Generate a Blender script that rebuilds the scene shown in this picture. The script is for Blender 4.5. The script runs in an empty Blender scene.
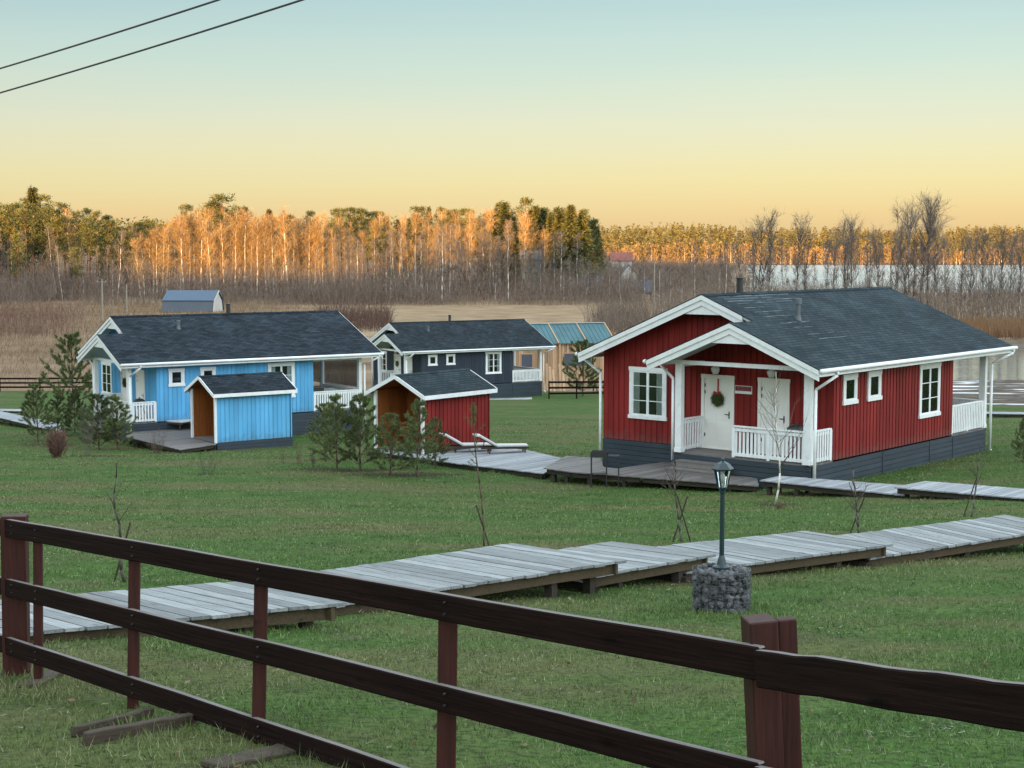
import bpy, math, random
import numpy as np
from mathutils import Vector, Matrix
R = math.radians
SC = bpy.context.scene
COL = SC.collection
rng = random.Random(7)
nrs = np.random.default_rng(11)

# ------------------------------------------------------------------ camera, sky, sun, exposure
F_PX, PITCH = 1517.9, 0.08817
cam_d = bpy.data.cameras.new('camera')
cam = bpy.data.objects.new('camera', cam_d)
COL.objects.link(cam)
cam.location = (0, 0, 0)
cam.rotation_euler = (math.pi / 2 - PITCH, 0, 0)
cam_d.sensor_width = 36.0
cam_d.lens = F_PX * 36.0 / 1024.0
cam_d.clip_start = 0.1
cam_d.clip_end = 6000
SC.camera = cam

SUN_EL, SUN_AZ = R(3.2), R(205)          # azimuth clockwise from +Y: low behind the camera, to its left
world = bpy.data.worlds.new('World')
SC.world = world
world.use_nodes = True
wn, wl = world.node_tree.nodes, world.node_tree.links
wn.clear()
sky = wn.new('ShaderNodeTexSky')
sky.sky_type = 'NISHITA'
sky.sun_disc = False
sky.sun_elevation = SUN_EL
sky.sun_rotation = SUN_AZ
sky.air_density = 1.0
sky.dust_density = 1.0
sky.ozone_density = 1.0
bg1 = wn.new('ShaderNodeBackground')
bg1.inputs['Strength'].default_value = 0.04
wl.new(sky.outputs[0], bg1.inputs['Color'])
tc = wn.new('ShaderNodeTexCoord')
sx = wn.new('ShaderNodeSeparateXYZ')
wl.new(tc.outputs['Generated'], sx.inputs[0])
cloud_map = wn.new('ShaderNodeMapping')
cloud_map.inputs['Scale'].default_value = (1.5, 1.5, 26)
cloud = wn.new('ShaderNodeTexNoise')
cloud.inputs['Scale'].default_value = 2.2
cloud.inputs['Detail'].default_value = 3
wl.new(tc.outputs['Generated'], cloud_map.inputs[0])
wl.new(cloud_map.outputs[0], cloud.inputs['Vector'])
cadd = wn.new('ShaderNodeMath'); cadd.operation = 'MULTIPLY_ADD'
cadd.inputs[1].default_value = 0.016
wl.new(cloud.outputs['Fac'], cadd.inputs[0])
csub = wn.new('ShaderNodeMath'); csub.operation = 'SUBTRACT'
csub.inputs[1].default_value = 0.008
wl.new(sx.outputs['Z'], csub.inputs[0])
wl.new(csub.outputs[0], cadd.inputs[2])
ramp = wn.new('ShaderNodeValToRGB')
wl.new(cadd.outputs[0], ramp.inputs['Fac'])
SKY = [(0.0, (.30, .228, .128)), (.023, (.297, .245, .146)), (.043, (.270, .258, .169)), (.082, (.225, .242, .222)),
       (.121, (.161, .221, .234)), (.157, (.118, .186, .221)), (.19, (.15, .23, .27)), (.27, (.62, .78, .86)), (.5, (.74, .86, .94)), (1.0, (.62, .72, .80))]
el = ramp.color_ramp.elements
el[0].position, el[0].color = SKY[0][0], (*SKY[0][1], 1)
el[1].position, el[1].color = SKY[-1][0], (*SKY[-1][1], 1)
for p, c in SKY[1:-1]:
    e = el.new(p); e.color = (*c, 1)
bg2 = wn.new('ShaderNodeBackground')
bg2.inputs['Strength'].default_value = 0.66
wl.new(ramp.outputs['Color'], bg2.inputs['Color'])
# extra sky glow added out of view at right rear, lifting the side walls
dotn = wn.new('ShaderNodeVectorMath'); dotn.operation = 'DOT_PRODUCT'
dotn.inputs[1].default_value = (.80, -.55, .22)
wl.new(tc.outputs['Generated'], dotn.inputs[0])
side_fill = wn.new('ShaderNodeValToRGB')
side_fill.color_ramp.elements[0].position = .25; side_fill.color_ramp.elements[0].color = (0, 0, 0, 1)
side_fill.color_ramp.elements[1].position = .95; side_fill.color_ramp.elements[1].color = (.92, .96, 1, 1)
wl.new(dotn.outputs['Value'], side_fill.inputs['Fac'])
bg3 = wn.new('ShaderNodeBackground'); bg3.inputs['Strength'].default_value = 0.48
wl.new(side_fill.outputs['Color'], bg3.inputs['Color'])
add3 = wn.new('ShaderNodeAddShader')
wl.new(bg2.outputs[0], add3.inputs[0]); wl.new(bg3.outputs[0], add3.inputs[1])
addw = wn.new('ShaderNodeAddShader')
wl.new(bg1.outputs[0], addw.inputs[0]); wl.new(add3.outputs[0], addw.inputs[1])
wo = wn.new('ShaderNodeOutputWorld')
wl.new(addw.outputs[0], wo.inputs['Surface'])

SUN_TO = Vector((math.sin(SUN_AZ) * math.cos(SUN_EL), math.cos(SUN_AZ) * math.cos(SUN_EL), math.sin(SUN_EL)))
sun_d = bpy.data.lights.new('sun', 'SUN')
sun_d.energy = 5.0
sun_d.angle = R(0.5)
sun_d.color = (1.0, 0.57, 0.20)
sun = bpy.data.objects.new('sun', sun_d)
COL.objects.link(sun)
sun.rotation_euler = (-SUN_TO).to_track_quat('-Z', 'Y').to_euler()
sun.location = (-60, -120, 60)

SC.view_settings.view_transform = 'Standard'
SC.view_settings.look = 'None'
SC.view_settings.exposure = 1.6
SC.view_settings.gamma = 1.0
SC.view_settings.use_curve_mapping = False
SC.render.engine = 'CYCLES'
SC.cycles.max_bounces = 6
SC.cycles.diffuse_bounces = 3
SC.cycles.glossy_bounces = 3
SC.cycles.transparent_max_bounces = 8

# ------------------------------------------------------------------ helpers
def ray(px, py):
    a, b = (px - 512) / F_PX, (384 - py) / F_PX
    c, s = math.cos(PITCH), math.sin(PITCH)
    return np.array([a, c + b * s, -s + b * c])

def at_z(px, py, z):
    r = ray(px, py); t = z / r[2]
    return Vector(r * t)

def at_d(px, py, d):
    r = ray(px, py)
    return Vector(r * (d / r[1]))

def smooth(e0, e1, x):
    t = np.clip((np.asarray(x, float) - e0) / (e1 - e0), 0, 1)
    return t * t * (3 - 2 * t)

PROF = np.array([(-400, 2.5), (-60, 1.2), (-10, -0.5), (0, -1.55), (5, -2.2), (8.8, -2.74), (10.3, -2.97), (16.5, -3.8), (21, -4.27), (28, -5.1),
                 (36, -6.1), (42, -6.63), (52, -7.2), (62, -8.2), (66, -8.36), (85, -9.35), (109, -10.7), (124, -11.5), (134, -11.85),
                 (150, -12.0), (330, -12.0), (380, -9.6), (450, -6.0), (560, -4.0), (1200, -4.0)])
PY = np.linspace(-400, 1200, 6401)
PZ = np.interp(PY, PROF[:, 0], PROF[:, 1])
def _sm(z, n):
    k = np.hanning(n); k /= k.sum()
    return np.convolve(np.pad(z, n // 2, 'edge'), k, 'valid')
PZ = _sm(PZ, 13)

def vnoise(x, y, s=0):
    """cheap smooth 2-D noise for ground undulation and zone edges"""
    return (np.sin(x * 1.0 + 1.7 * s) * np.cos(y * 1.13 + s) + .6 * np.sin(x * 2.1 - y * 1.3 + 2.3 * s)
            + .4 * np.cos(x * 3.7 + y * 2.9 + s * .7)) / 2.0

def lake_mask(x, y):
    x = np.asarray(x, float); y = np.asarray(y, float)
    wob = 4 * vnoise(x * .05, y * .05, 3)
    bay = smooth(0, 6, x - .16 * y + wob) * smooth(139, 143, y + .3 * wob) * smooth(207, 201, y + .5 * wob)
    xs = .148 * y + np.clip(620 - y, 0, 160) * -.02
    main = smooth(-6, 14, x - xs + wob) * smooth(428, 444, y + 2 * wob) * smooth(1285, 1262, y)
    spit = smooth(0, 8, np.abs(y - 560 - 40 * np.sin(x * .02)) - 6)
    return np.clip(np.maximum(bay, main), 0, 1)

def terrain(x, y):
    x = np.asarray(x, float); y = np.asarray(y, float)
    yy = y - .85 * np.clip(x - 6.5, 0, 9.5) * smooth(31, 44, y) * smooth(80, 58, y)
    z = np.interp(yy, PY, PZ)
    # the wooded rise is only on the left; to the right the land stays low towards the lake
    lowf = smooth(-.02, .07, (x - 20) / np.maximum(np.abs(y), 1))
    z = np.where(y > 300, z * (1 - lowf) + (-12.0 + 1.5 * smooth(440, 700, y)) * lowf, z)
    z = np.where(y > 300, z * 1.0, z); lm = lake_mask(x, y); z = z * (1 - lm) - 13.6 * lm
    far = smooth(1270, 1700, y)
    z = np.where(y > 1200, np.maximum(z, -13.6 + far * 24) if True else z, z)
    z = np.where((y > 1262), -12.2 + smooth(1262, 1560, y) * 16, z)
    z = z + .035 * vnoise(x * .8, y * .8) * smooth(90, 40, y) + .08 * vnoise(x * .12, y * .12, 2) * smooth(12, 40, y)
    return z

def tz(x, y):
    return float(terrain(np.array([x]), np.array([y]))[0])

def ground(px, py, dmin=3.0, dmax=700):
    r = ray(px, py); r = r / r[1]
    d = np.linspace(dmin, dmax, 9000)
    h = r[2] * d - terrain(r[0] * d, d)
    i = int(np.argmax(h < 0))
    return Vector((r[0] * d[i], d[i], float(terrain(r[0] * d[i:i+1], d[i:i+1])[0])))

class MB:
    def __init__(s):
        s.v, s.f, s.m, s.uv = [], [], [], {}
    def add(s, vs, fs, mi=0, uvs=None):
        b = len(s.v)
        s.v += [tuple(v) for v in vs]
        for k, f in enumerate(fs):
            if uvs is not None: s.uv[len(s.f)] = uvs[k]
            s.f.append([b + i for i in f]); s.m.append(mi)
    def box(s, x0, x1, y0, y1, z0, z1, mi=0):
        s.add([(x0, y0, z0), (x1, y0, z0), (x1, y1, z0), (x0, y1, z0), (x0, y0, z1), (x1, y0, z1), (x1, y1, z1), (x0, y1, z1)],
              [(0, 3, 2, 1), (4, 5, 6, 7), (0, 1, 5, 4), (1, 2, 6, 5), (2, 3, 7, 6), (3, 0, 4, 7)], mi)
    def hexa(s, bot, top, mi=0):
        n = len(bot)
        s.add(list(bot) + list(top), [tuple(range(n - 1, -1, -1)), tuple(range(n, 2 * n))] +
              [(i, (i + 1) % n, n + (i + 1) % n, n + i) for i in range(n)], mi)
    def beam(s, p0, p1, w, h, up=(0, 0, 1), mi=0, drop=0.0):
        p0, p1 = Vector(p0), Vector(p1)
        d = (p1 - p0).normalized(); up = Vector(up)
        side = d.cross(up)
        if side.length < 1e-4: side = Vector((1, 0, 0))
        side.normalize(); u = side.cross(d).normalized()
        a, b = side * w / 2, u * h / 2
        o = u * -drop
        s.hexa([p0 - a - b + o, p0 + a - b + o, p0 + a + b + o, p0 - a + b + o],
               [p1 - a - b + o, p1 + a - b + o, p1 + a + b + o, p1 - a + b + o], mi)
    def tube(s, p0, p1, r0, r1=None, n=8, mi=0, cap=True):
        r1 = r0 if r1 is None else r1
        p0, p1 = Vector(p0), Vector(p1)
        d = (p1 - p0)
        if d.length < 1e-6: return
        d.normalize()
        a = d.orthogonal().normalized(); b = d.cross(a)
        ring = [(math.cos(2 * math.pi * i / n), math.sin(2 * math.pi * i / n)) for i in range(n)]
        vs = [p0 + (a * c + b * q) * r0 for c, q in ring] + [p1 + (a * c + b * q) * r1 for c, q in ring]
        fs = [(i, (i + 1) % n, n + (i + 1) % n, n + i) for i in range(n)]
        if cap: fs += [tuple(range(n - 1, -1, -1)), tuple(range(n, 2 * n))]
        s.add(vs, fs, mi)
    def path(s, pts, r, n=8, mi=0):
        rs = r if isinstance(r, (list, tuple)) else [r] * len(pts)
        for i in range(len(pts) - 1):
            s.tube(pts[i], pts[i + 1], rs[i], rs[i + 1], n, mi)
    def lathe(s, prof, n=16, mi=0, c=(0, 0, 0)):
        vs = []
        for r, z in prof:
            vs += [(c[0] + r * math.cos(2 * math.pi * i / n), c[1] + r * math.sin(2 * math.pi * i / n), c[2] + z) for i in range(n)]
        fs = []
        for k in range(len(prof) - 1):
            fs += [(k * n + i, k * n + (i + 1) % n, (k + 1) * n + (i + 1) % n, (k + 1) * n + i) for i in range(n)]
        fs += [tuple(range(n - 1, -1, -1)), tuple((len(prof) - 1) * n + i for i in range(n))]
        s.add(vs, fs, mi)
    def build(s, name, mats, parent=None, smooth=False, bevel=0):
        me = bpy.data.meshes.new(name)
        me.from_pydata(s.v, [], s.f)
        if not isinstance(mats, (list, tuple)): mats = [mats]
        for m in mats: me.materials.append(m)
        if len(mats) > 1: me.polygons.foreach_set('material_index', s.m)
        if smooth: me.polygons.foreach_set('use_smooth', [True] * len(me.polygons))
        if s.uv:
            ul = me.uv_layers.new(name='UVMap')
            for fi, uvs in s.uv.items():
                p = me.polygons[fi]
                for k, li in enumerate(p.loop_indices): ul.data[li].uv = uvs[k]
        me.update()
        o = bpy.data.objects.new(name, me)
        COL.objects.link(o)
        if parent: o.parent = parent
        if bevel:
            bm = o.modifiers.new('edge', 'BEVEL'); bm.width = bevel; bm.segments = 2; bm.limit_method = 'ANGLE'
        return o

def np_mesh(name, verts, faces, mat, parent=None, fsize=3):
    """big mesh from arrays: verts (N,3), faces (M,fsize)"""
    me = bpy.data.meshes.new(name)
    verts = np.asarray(verts, np.float32); faces = np.asarray(faces, np.int32)
    me.vertices.add(len(verts)); me.vertices.foreach_set('co', verts.ravel())
    nf = len(faces)
    me.loops.add(nf * fsize); me.loops.foreach_set('vertex_index', faces.ravel())
    me.polygons.add(nf)
    me.polygons.foreach_set('loop_start', np.arange(0, nf * fsize, fsize, dtype=np.int32))
    me.polygons.foreach_set('loop_total', np.full(nf, fsize, np.int32))
    for m in (mat if isinstance(mat, (list, tuple)) else [mat]): me.materials.append(m)
    me.update(calc_edges=True)
    o = bpy.data.objects.new(name, me)
    COL.objects.link(o)
    if parent: o.parent = parent
    return o

def tag(o, label=None, cat=None, group=None, kind=None):
    if label: o['label'] = label
    if cat: o['category'] = cat
    if group: o['group'] = group
    if kind: o['kind'] = kind
    return o

def thing(name, label, cat, loc=(0, 0, 0), rz=0.0, group=None):
    o = bpy.data.objects.new(name, None)
    o.empty_display_size = .2
    COL.objects.link(o)
    o.location = loc; o.rotation_euler = (0, 0, rz)
    return tag(o, label, cat, group)

def dup(root, loc, rz=0.0, sc=1.0, label=None, group=None):
    r = root.copy(); COL.objects.link(r)
    r.location = loc; r.rotation_euler = (0, 0, rz); r.scale = (sc, sc, sc) if not isinstance(sc, tuple) else sc
    if label: r['label'] = label
    if group: r['group'] = group
    for ch in list(root.children):
        c = ch.copy(); COL.objects.link(c); c.parent = r
        for g in list(ch.children):
            q = g.copy(); COL.objects.link(q); q.parent = c
    return r

# ------------------------------------------------------------------ materials
def new_mat(name):
    m = bpy.data.materials.new(name); m.use_nodes = True
    nt = m.node_tree
    return m, nt, nt.nodes['Principled BSDF']

def mix_rgb(nt, fac, a, b):
    n = nt.nodes.new('ShaderNodeMix'); n.data_type = 'RGBA'
    for sock, val in ((n.inputs[0], fac), (n.inputs[6], a), (n.inputs[7], b)):
        if hasattr(val, 'is_output') or isinstance(val, bpy.types.NodeSocket): nt.links.new(val, sock)
        elif isinstance(val, (tuple, list)): sock.default_value = (*val[:3], 1)
        else: sock.default_value = val
    return n.outputs[2]

def noise(nt, scale, detail=4, mapping=None, coord='Object', rough=.55):
    t = nt.nodes.new('ShaderNodeTexCoord')
    n = nt.nodes.new('ShaderNodeTexNoise')
    n.inputs['Scale'].default_value = scale; n.inputs['Detail'].default_value = detail; n.inputs['Roughness'].default_value = rough
    src = t.outputs[coord]
    if mapping:
        mp = nt.nodes.new('ShaderNodeMapping'); mp.inputs['Scale'].default_value = mapping
        nt.links.new(src, mp.inputs[0]); src = mp.outputs[0]
    nt.links.new(src, n.inputs['Vector'])
    return n.outputs['Fac']

def ramp_n(nt, fac, stops):
    r = nt.nodes.new('ShaderNodeValToRGB')
    e = r.color_ramp.elements
    e[0].position, e[1].position = stops[0][0], stops[-1][0]
    def c4(c): return (*c, 1) if isinstance(c, (tuple, list)) else (c, c, c, 1)
    e[0].color, e[1].color = c4(stops[0][1]), c4(stops[-1][1])
    for p, c in stops[1:-1]:
        q = e.new(p); q.color = c4(c)
    nt.links.new(fac, r.inputs['Fac'])
    return r.outputs['Color']

def island(nt):
    g = nt.nodes.new('ShaderNodeNewGeometry')
    return g.outputs['Random Per Island']

def bump(nt, bs, h, strength=.3, dist=.01):
    b = nt.nodes.new('ShaderNodeBump')
    b.inputs['Strength'].default_value = strength; b.inputs['Distance'].default_value = dist
    nt.links.new(h, b.inputs['Height']); nt.links.new(b.outputs[0], bs.inputs['Normal'])

def paint(name, col, rough=.55, var=.18, scale=3.0, mapping=None, dirt=None, bmp=.08, spec=.35, isl=0.0, splash=False):
    """painted or plain surface with slow colour drift, fine mottling and a little bump"""
    m, nt, bs = new_mat(name)
    n1 = noise(nt, scale, 5, mapping)
    lo = tuple(c * (1 - var) for c in col); hi = tuple(min(1, c * (1 + var)) for c in col)
    c = ramp_n(nt, n1, [(.3, lo), (.7, hi)])
    if isl:
        k = ramp_n(nt, island(nt), [(0, 1 - isl), (1, 1.0)])
        mm = nt.nodes.new('ShaderNodeMix'); mm.data_type = 'RGBA'; mm.blend_type = 'MULTIPLY'; mm.inputs[0].default_value = 1
        nt.links.new(c, mm.inputs[6]); nt.links.new(k, mm.inputs[7]); c = mm.outputs[2]
    if dirt:
        n2 = noise(nt, scale * 2.3, 6)
        f = ramp_n(nt, n2, [(.52, 0.0), (.75, .55)])
        c = mix_rgb(nt, f, c, dirt)
    if splash:                                                # mud splashed up the lowest boards, ragged with noise
        t = nt.nodes.new('ShaderNodeTexCoord'); sp = nt.nodes.new('ShaderNodeSeparateXYZ'); nt.links.new(t.outputs['Object'], sp.inputs[0])
        ad = nt.nodes.new('ShaderNodeMath'); ad.operation = 'MULTIPLY_ADD'; ad.inputs[1].default_value = -.9
        nt.links.new(noise(nt, 5, 5), ad.inputs[0]); nt.links.new(sp.outputs['Z'], ad.inputs[2])
        f = ramp_n(nt, ad.outputs[0], [(0.0, .30), (.25, 0.0)])
        lo_ = nt.nodes.new('ShaderNodeMath'); lo_.operation = 'ADD'; lo_.inputs[1].default_value = .42
        nt.links.new(ad.outputs[0], lo_.inputs[0]); nt.links.new(lo_.outputs[0], f.node.inputs['Fac'])
        c = mix_rgb(nt, f, c, (.11, .095, .08))
    nt.links.new(c, bs.inputs['Base Color'])
    bs.inputs['Roughness'].default_value = rough
    bs.inputs['Specular IOR Level'].default_value = spec
    if bmp:
        bump(nt, bs, noise(nt, 60, 3, mapping), bmp, .004)
    return m

def wood(name, a, b, rough=.7, grain=(1.2, 22, 22), isl=.35, knots=True, bmp=.35, spec=.3):
    """wood with grain along the local x axis"""
    m, nt, bs = new_mat(name)
    g = noise(nt, 3.0, 7, grain, rough=.65)
    c = ramp_n(nt, g, [(.28, a), (.72, b)])
    if isl:
        k = ramp_n(nt, island(nt), [(0, 1 - isl), (1, 1.0)])
        mm = nt.nodes.new('ShaderNodeMix'); mm.data_type = 'RGBA'; mm.blend_type = 'MULTIPLY'; mm.inputs[0].default_value = 1
        nt.links.new(c, mm.inputs[6]); nt.links.new(k, mm.inputs[7]); c = mm.outputs[2]
    if knots:
        t = nt.nodes.new('ShaderNodeTexCoord'); mp = nt.nodes.new('ShaderNodeMapping'); mp.inputs['Scale'].default_value = (1.4, 5, 5)
        v = nt.nodes.new('ShaderNodeTexVoronoi'); v.inputs['Scale'].default_value = 1.6
        nt.links.new(t.outputs['Object'], mp.inputs[0]); nt.links.new(mp.outputs[0], v.inputs['Vector'])
        f = ramp_n(nt, v.outputs['Distance'], [(.05, .75), (.16, 0.0)])
        c = mix_rgb(nt, f, c, tuple(x * .45 for x in a))
    nt.links.new(c, bs.inputs['Base Color'])
    bs.inputs['Roughness'].default_value = rough
    bs.inputs['Specular IOR Level'].default_value = spec
    bump(nt, bs, g, bmp, .006)
    return m

def leafy(name, cols, rough=.75, trans=.0, nscale=.0):
    """foliage, twigs and grass: the colour differs leaf by leaf and plant by plant"""
    m, nt, bs = new_mat(name)
    k = len(cols)
    c = ramp_n(nt, island(nt), [(i / (k - 1), cc) for i, cc in enumerate(cols)])
    oi = nt.nodes.new('ShaderNodeObjectInfo')
    kk = ramp_n(nt, oi.outputs['Random'], [(0, .72), (1, 1.2)])
    mm = nt.nodes.new('ShaderNodeMix'); mm.data_type = 'RGBA'; mm.blend_type = 'MULTIPLY'; mm.inputs[0].default_value = 1
    nt.links.new(c, mm.inputs[6]); nt.links.new(kk, mm.inputs[7]); c = mm.outputs[2]
    nt.links.new(c, bs.inputs['Base Color'])
    bs.inputs['Roughness'].default_value = rough
    bs.inputs['Specular IOR Level'].default_value = .2
    return m

M = {}
M['white'] = paint('white_paint', (.74, .76, .76), .45, .05, 2.5, dirt=(.55, .56, .52))
M['white_door'] = paint('white_door_paint', (.78, .77, .73), .4, .04, 2.0)
M['red'] = paint('falu_red_paint', (.215, .020, .018), .6, .24, 1.4, mapping=(1, 1, .35), isl=.30, spec=.2, splash=True)
M['blue'] = paint('sky_blue_paint', (.115, .40, .68), .6, .13, 1.4, mapping=(1, 1, .35), isl=.22, spec=.2, splash=True)
M['navy'] = paint('slate_blue_paint', (.022, .033, .052), .6, .15, 2.2, mapping=(1, 1, .35), isl=.2)
M['plinth'] = paint('grey_plinth_boards', (.036, .050, .064), .7, .18, 2.0, mapping=(.4, .4, 1), isl=.2)
M['dark_metal'] = paint('dark_metal', (.02, .021, .022), .45, .15, 8, spec=.5)
M['lamp_green'] = paint('dark_green_enamel', (.012, .030, .034), .35, .15, 8, spec=.5)
M['soffit'] = paint('soffit_boards', (.62, .64, .62), .6, .06, 3)
M['deck'] = wood('weathered_deck', (.145, .155, .155), (.40, .42, .425), .75, isl=.45, grain=(1.0, 18, 18), bmp=.5)
M['deck_dark'] = wood('wet_deck', (.115, .10, .092), (.24, .225, .215), .65, isl=.35, grain=(1.0, 18, 18), bmp=.5)
M['deck_pale'] = wood('frosted_deck', (.22, .235, .25), (.40, .42, .44), .7, isl=.35, grain=(1.0, 18, 18), bmp=.4)
M['beam'] = wood('deck_beam_wood', (.040, .030, .018), (.115, .082, .045), .75, isl=.2)
M['leg'] = wood('dark_post_wood', (.022, .018, .015), (.06, .048, .036), .8, isl=.2)
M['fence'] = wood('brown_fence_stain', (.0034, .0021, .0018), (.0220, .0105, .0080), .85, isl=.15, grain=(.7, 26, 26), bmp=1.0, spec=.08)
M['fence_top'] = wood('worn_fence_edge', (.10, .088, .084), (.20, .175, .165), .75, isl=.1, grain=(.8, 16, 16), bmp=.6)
M['fence_post'] = wood('red_brown_post_stain', (.026, .0080, .0062), (.070, .0180, .0125), .6, isl=.25, grain=(16, 16, .8), bmp=.6, spec=.25)
M['old_wood'] = wood('rotting_timber', (.030, .021, .015), (.09, .068, .048), .85, isl=.3, bmp=.7)
M['plywood'] = wood('orange_plywood', (.19, .058, .014), (.34, .115, .028), .55, isl=.2, grain=(12, 12, .8), bmp=.15)
M['timber'] = wood('fresh_timber', (.40, .24, .13), (.62, .42, .26), .65, isl=.5, bmp=.15)
M['cushion'] = paint('white_cushion', (.46, .46, .45), .85, .05, 6)
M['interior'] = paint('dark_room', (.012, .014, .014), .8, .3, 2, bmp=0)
M['curtain'] = paint('pale_curtain', (.48, .50, .49), .9, .3, 7, mapping=(9, 9, .4))
M['tin_blue'] = paint('blue_grey_sheet_roof', (.060, .098, .15), .45, .08, .6, spec=.4)
M['tin_grey'] = paint('grey_sheet_cladding', (.065, .083, .105), .5, .08, .6, spec=.4)
M['teal'] = paint('teal_sheet_roof', (.034, .105, .122), .45, .16, .8, spec=.4)
M['far_green'] = paint('faded_green_wall', (.16, .19, .19), .7, .1, .6)
M['rust_roof'] = paint('red_sheet_roof', (.20, .06, .045), .5, .15, .6)
M['far_white'] = paint('whitewashed_wall', (.46, .43, .40), .7, .08, .6)
M['far_dark'] = paint('dark_roof_sheet', (.055, .065, .085), .5, .15, .6)
M['far_brown'] = paint('brown_log_wall', (.10, .06, .04), .8, .2, .8)
M['pole'] = wood('grey_utility_pole', (.20, .17, .14), (.34, .30, .25), .85, isl=0, grain=(14, 14, .6))
M['stone'] = paint('gabion_stone', (.135, .138, .145), .8, .35, 9, isl=.75, bmp=.3)
M['needle'] = leafy('pine_needles', [(.028, .050, .019), (.075, .110, .038), (.135, .165, .060), (.21, .22, .10)])
M['bark'] = wood('pine_bark', (.045, .032, .024), (.13, .09, .062), .9, isl=0, grain=(14, 14, 2))
M['twig'] = leafy('bare_twigs', [(.055, .038, .030), (.10, .07, .055), (.16, .12, .095)])
M['stem'] = leafy('grey_bark', [(.06, .052, .045), (.13, .115, .10)])

def m_glass():
    m, nt, bs = new_mat('window_glass')
    n = nt.nodes
    g = n.new('ShaderNodeBsdfGlossy'); g.inputs['Roughness'].default_value = .03; g.inputs['Color'].default_value = (.9, .95, .95, 1)
    t = n.new('ShaderNodeBsdfTransparent'); t.inputs['Color'].default_value = (.86, .9, .9, 1)
    lw = n.new('ShaderNodeFresnel'); lw.inputs['IOR'].default_value = 1.5
    bp = n.new('ShaderNodeBump'); bp.inputs['Strength'].default_value = .04
    nt.links.new(noise(nt, 1.6, 2), bp.inputs['Height']); nt.links.new(bp.outputs[0], g.inputs['Normal'])
    mx = n.new('ShaderNodeMixShader')
    nt.links.new(lw.outputs[0], mx.inputs[0]); nt.links.new(t.outputs[0], mx.inputs[1]); nt.links.new(g.outputs[0], mx.inputs[2])
    nt.links.new(mx.outputs[0], n['Material Output'].inputs['Surface'])
    return m
M['glass'] = m_glass()

def m_vinyl():
    m, nt, bs = new_mat('clear_vinyl')
    n = nt.nodes
    bs.inputs['Base Color'].default_value = (.03, .035, .04, 1); bs.inputs['Roughness'].default_value = .12
    t = n.new('ShaderNodeBsdfTransparent')
    mx = n.new('ShaderNodeMixShader'); mx.inputs[0].default_value = .6
    bump(nt, bs, noise(nt, 1.1, 2, (1, 1, .4)), .5, .15)
    nt.links.new(t.outputs[0], mx.inputs[1]); nt.links.new(bs.outputs[0], mx.inputs[2])
    nt.links.new(mx.outputs[0], n['Material Output'].inputs['Surface'])
    return m
M['vinyl'] = m_vinyl()

def m_shingle(name, a, b, rough=.6):
    m, nt, bs = new_mat(name)
    n = nt.nodes
    uv = n.new('ShaderNodeUVMap'); uv.uv_map = 'UVMap'
    br = n.new('ShaderNodeTexBrick')
    br.inputs['Scale'].default_value = 1.0
    br.inputs['Brick Width'].default_value = .30; br.inputs['Row Height'].default_value = .145
    br.inputs['Mortar Size'].default_value = .009; br.inputs['Mortar Smooth'].default_value = .2
    br.inputs['Color1'].default_value = (*a, 1); br.inputs['Color2'].default_value = (*b, 1)
    br.inputs['Mortar'].default_value = (a[0] * .45, a[1] * .45, a[2] * .45, 1); br.inputs['Bias'].default_value = 0
    nt.links.new(uv.outputs[0], br.inputs['Vector'])
    big = ramp_n(nt, noise(nt, .8, 4), [(.35, .74), (.7, 1.26)])
    fine = ramp_n(nt, noise(nt, 90, 2), [(.3, .8), (.7, 1.2)])
    mm = n.new('ShaderNodeMix'); mm.data_type = 'RGBA'; mm.blend_type = 'MULTIPLY'; mm.inputs[0].default_value = 1
    nt.links.new(br.outputs['Color'], mm.inputs[6]); nt.links.new(big, mm.inputs[7])
    m2 = n.new('ShaderNodeMix'); m2.data_type = 'RGBA'; m2.blend_type = 'MULTIPLY'; m2.inputs[0].default_value = 1
    nt.links.new(mm.outputs[2], m2.inputs[6]); nt.links.new(fine, m2.inputs[7])
    nt.links.new(m2.outputs[2], bs.inputs['Base Color'])
    bs.inputs['Roughness'].default_value = rough
    bs.inputs['Specular IOR Level'].default_value = .07
    # each course laps the one below: a saw-tooth height up the slope
    sp = n.new('ShaderNodeSeparateXYZ'); nt.links.new(uv.outputs[0], sp.inputs[0])
    dv = n.new('ShaderNodeMath'); dv.operation = 'DIVIDE'; dv.inputs[1].default_value = .145
    nt.links.new(sp.outputs['Y'], dv.inputs[0])
    fr = n.new('ShaderNodeMath'); fr.operation = 'FRACT'; nt.links.new(dv.outputs[0], fr.inputs[0])
    inv = n.new('ShaderNodeMath'); inv.operation = 'MULTIPLY_ADD'; inv.inputs[1].default_value = -1; inv.inputs[2].default_value = 1
    nt.links.new(fr.outputs[0], inv.inputs[0])
    ad = n.new('ShaderNodeMath'); ad.operation = 'MULTIPLY_ADD'; ad.inputs[1].default_value = -.5
    nt.links.new(br.outputs['Fac'], ad.inputs[0]); nt.links.new(inv.outputs[0], ad.inputs[2])
    bump(nt, bs, ad.outputs[0], .9, .022)
    return m
M['roof_red'] = m_shingle('charcoal_shingles', (.020, .032, .038), (.036, .050, .058), .85)
M['roof_blue'] = m_shingle('black_shingles', (.009, .015, .021), (.030, .042, .053), .8)
M['roof_navy'] = m_shingle('dark_slate_shingles', (.010, .016, .021), (.030, .040, .048), .8)
M['frost'] = paint('thin_frost', (.10, .125, .14), .8, .1, 8)

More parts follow.
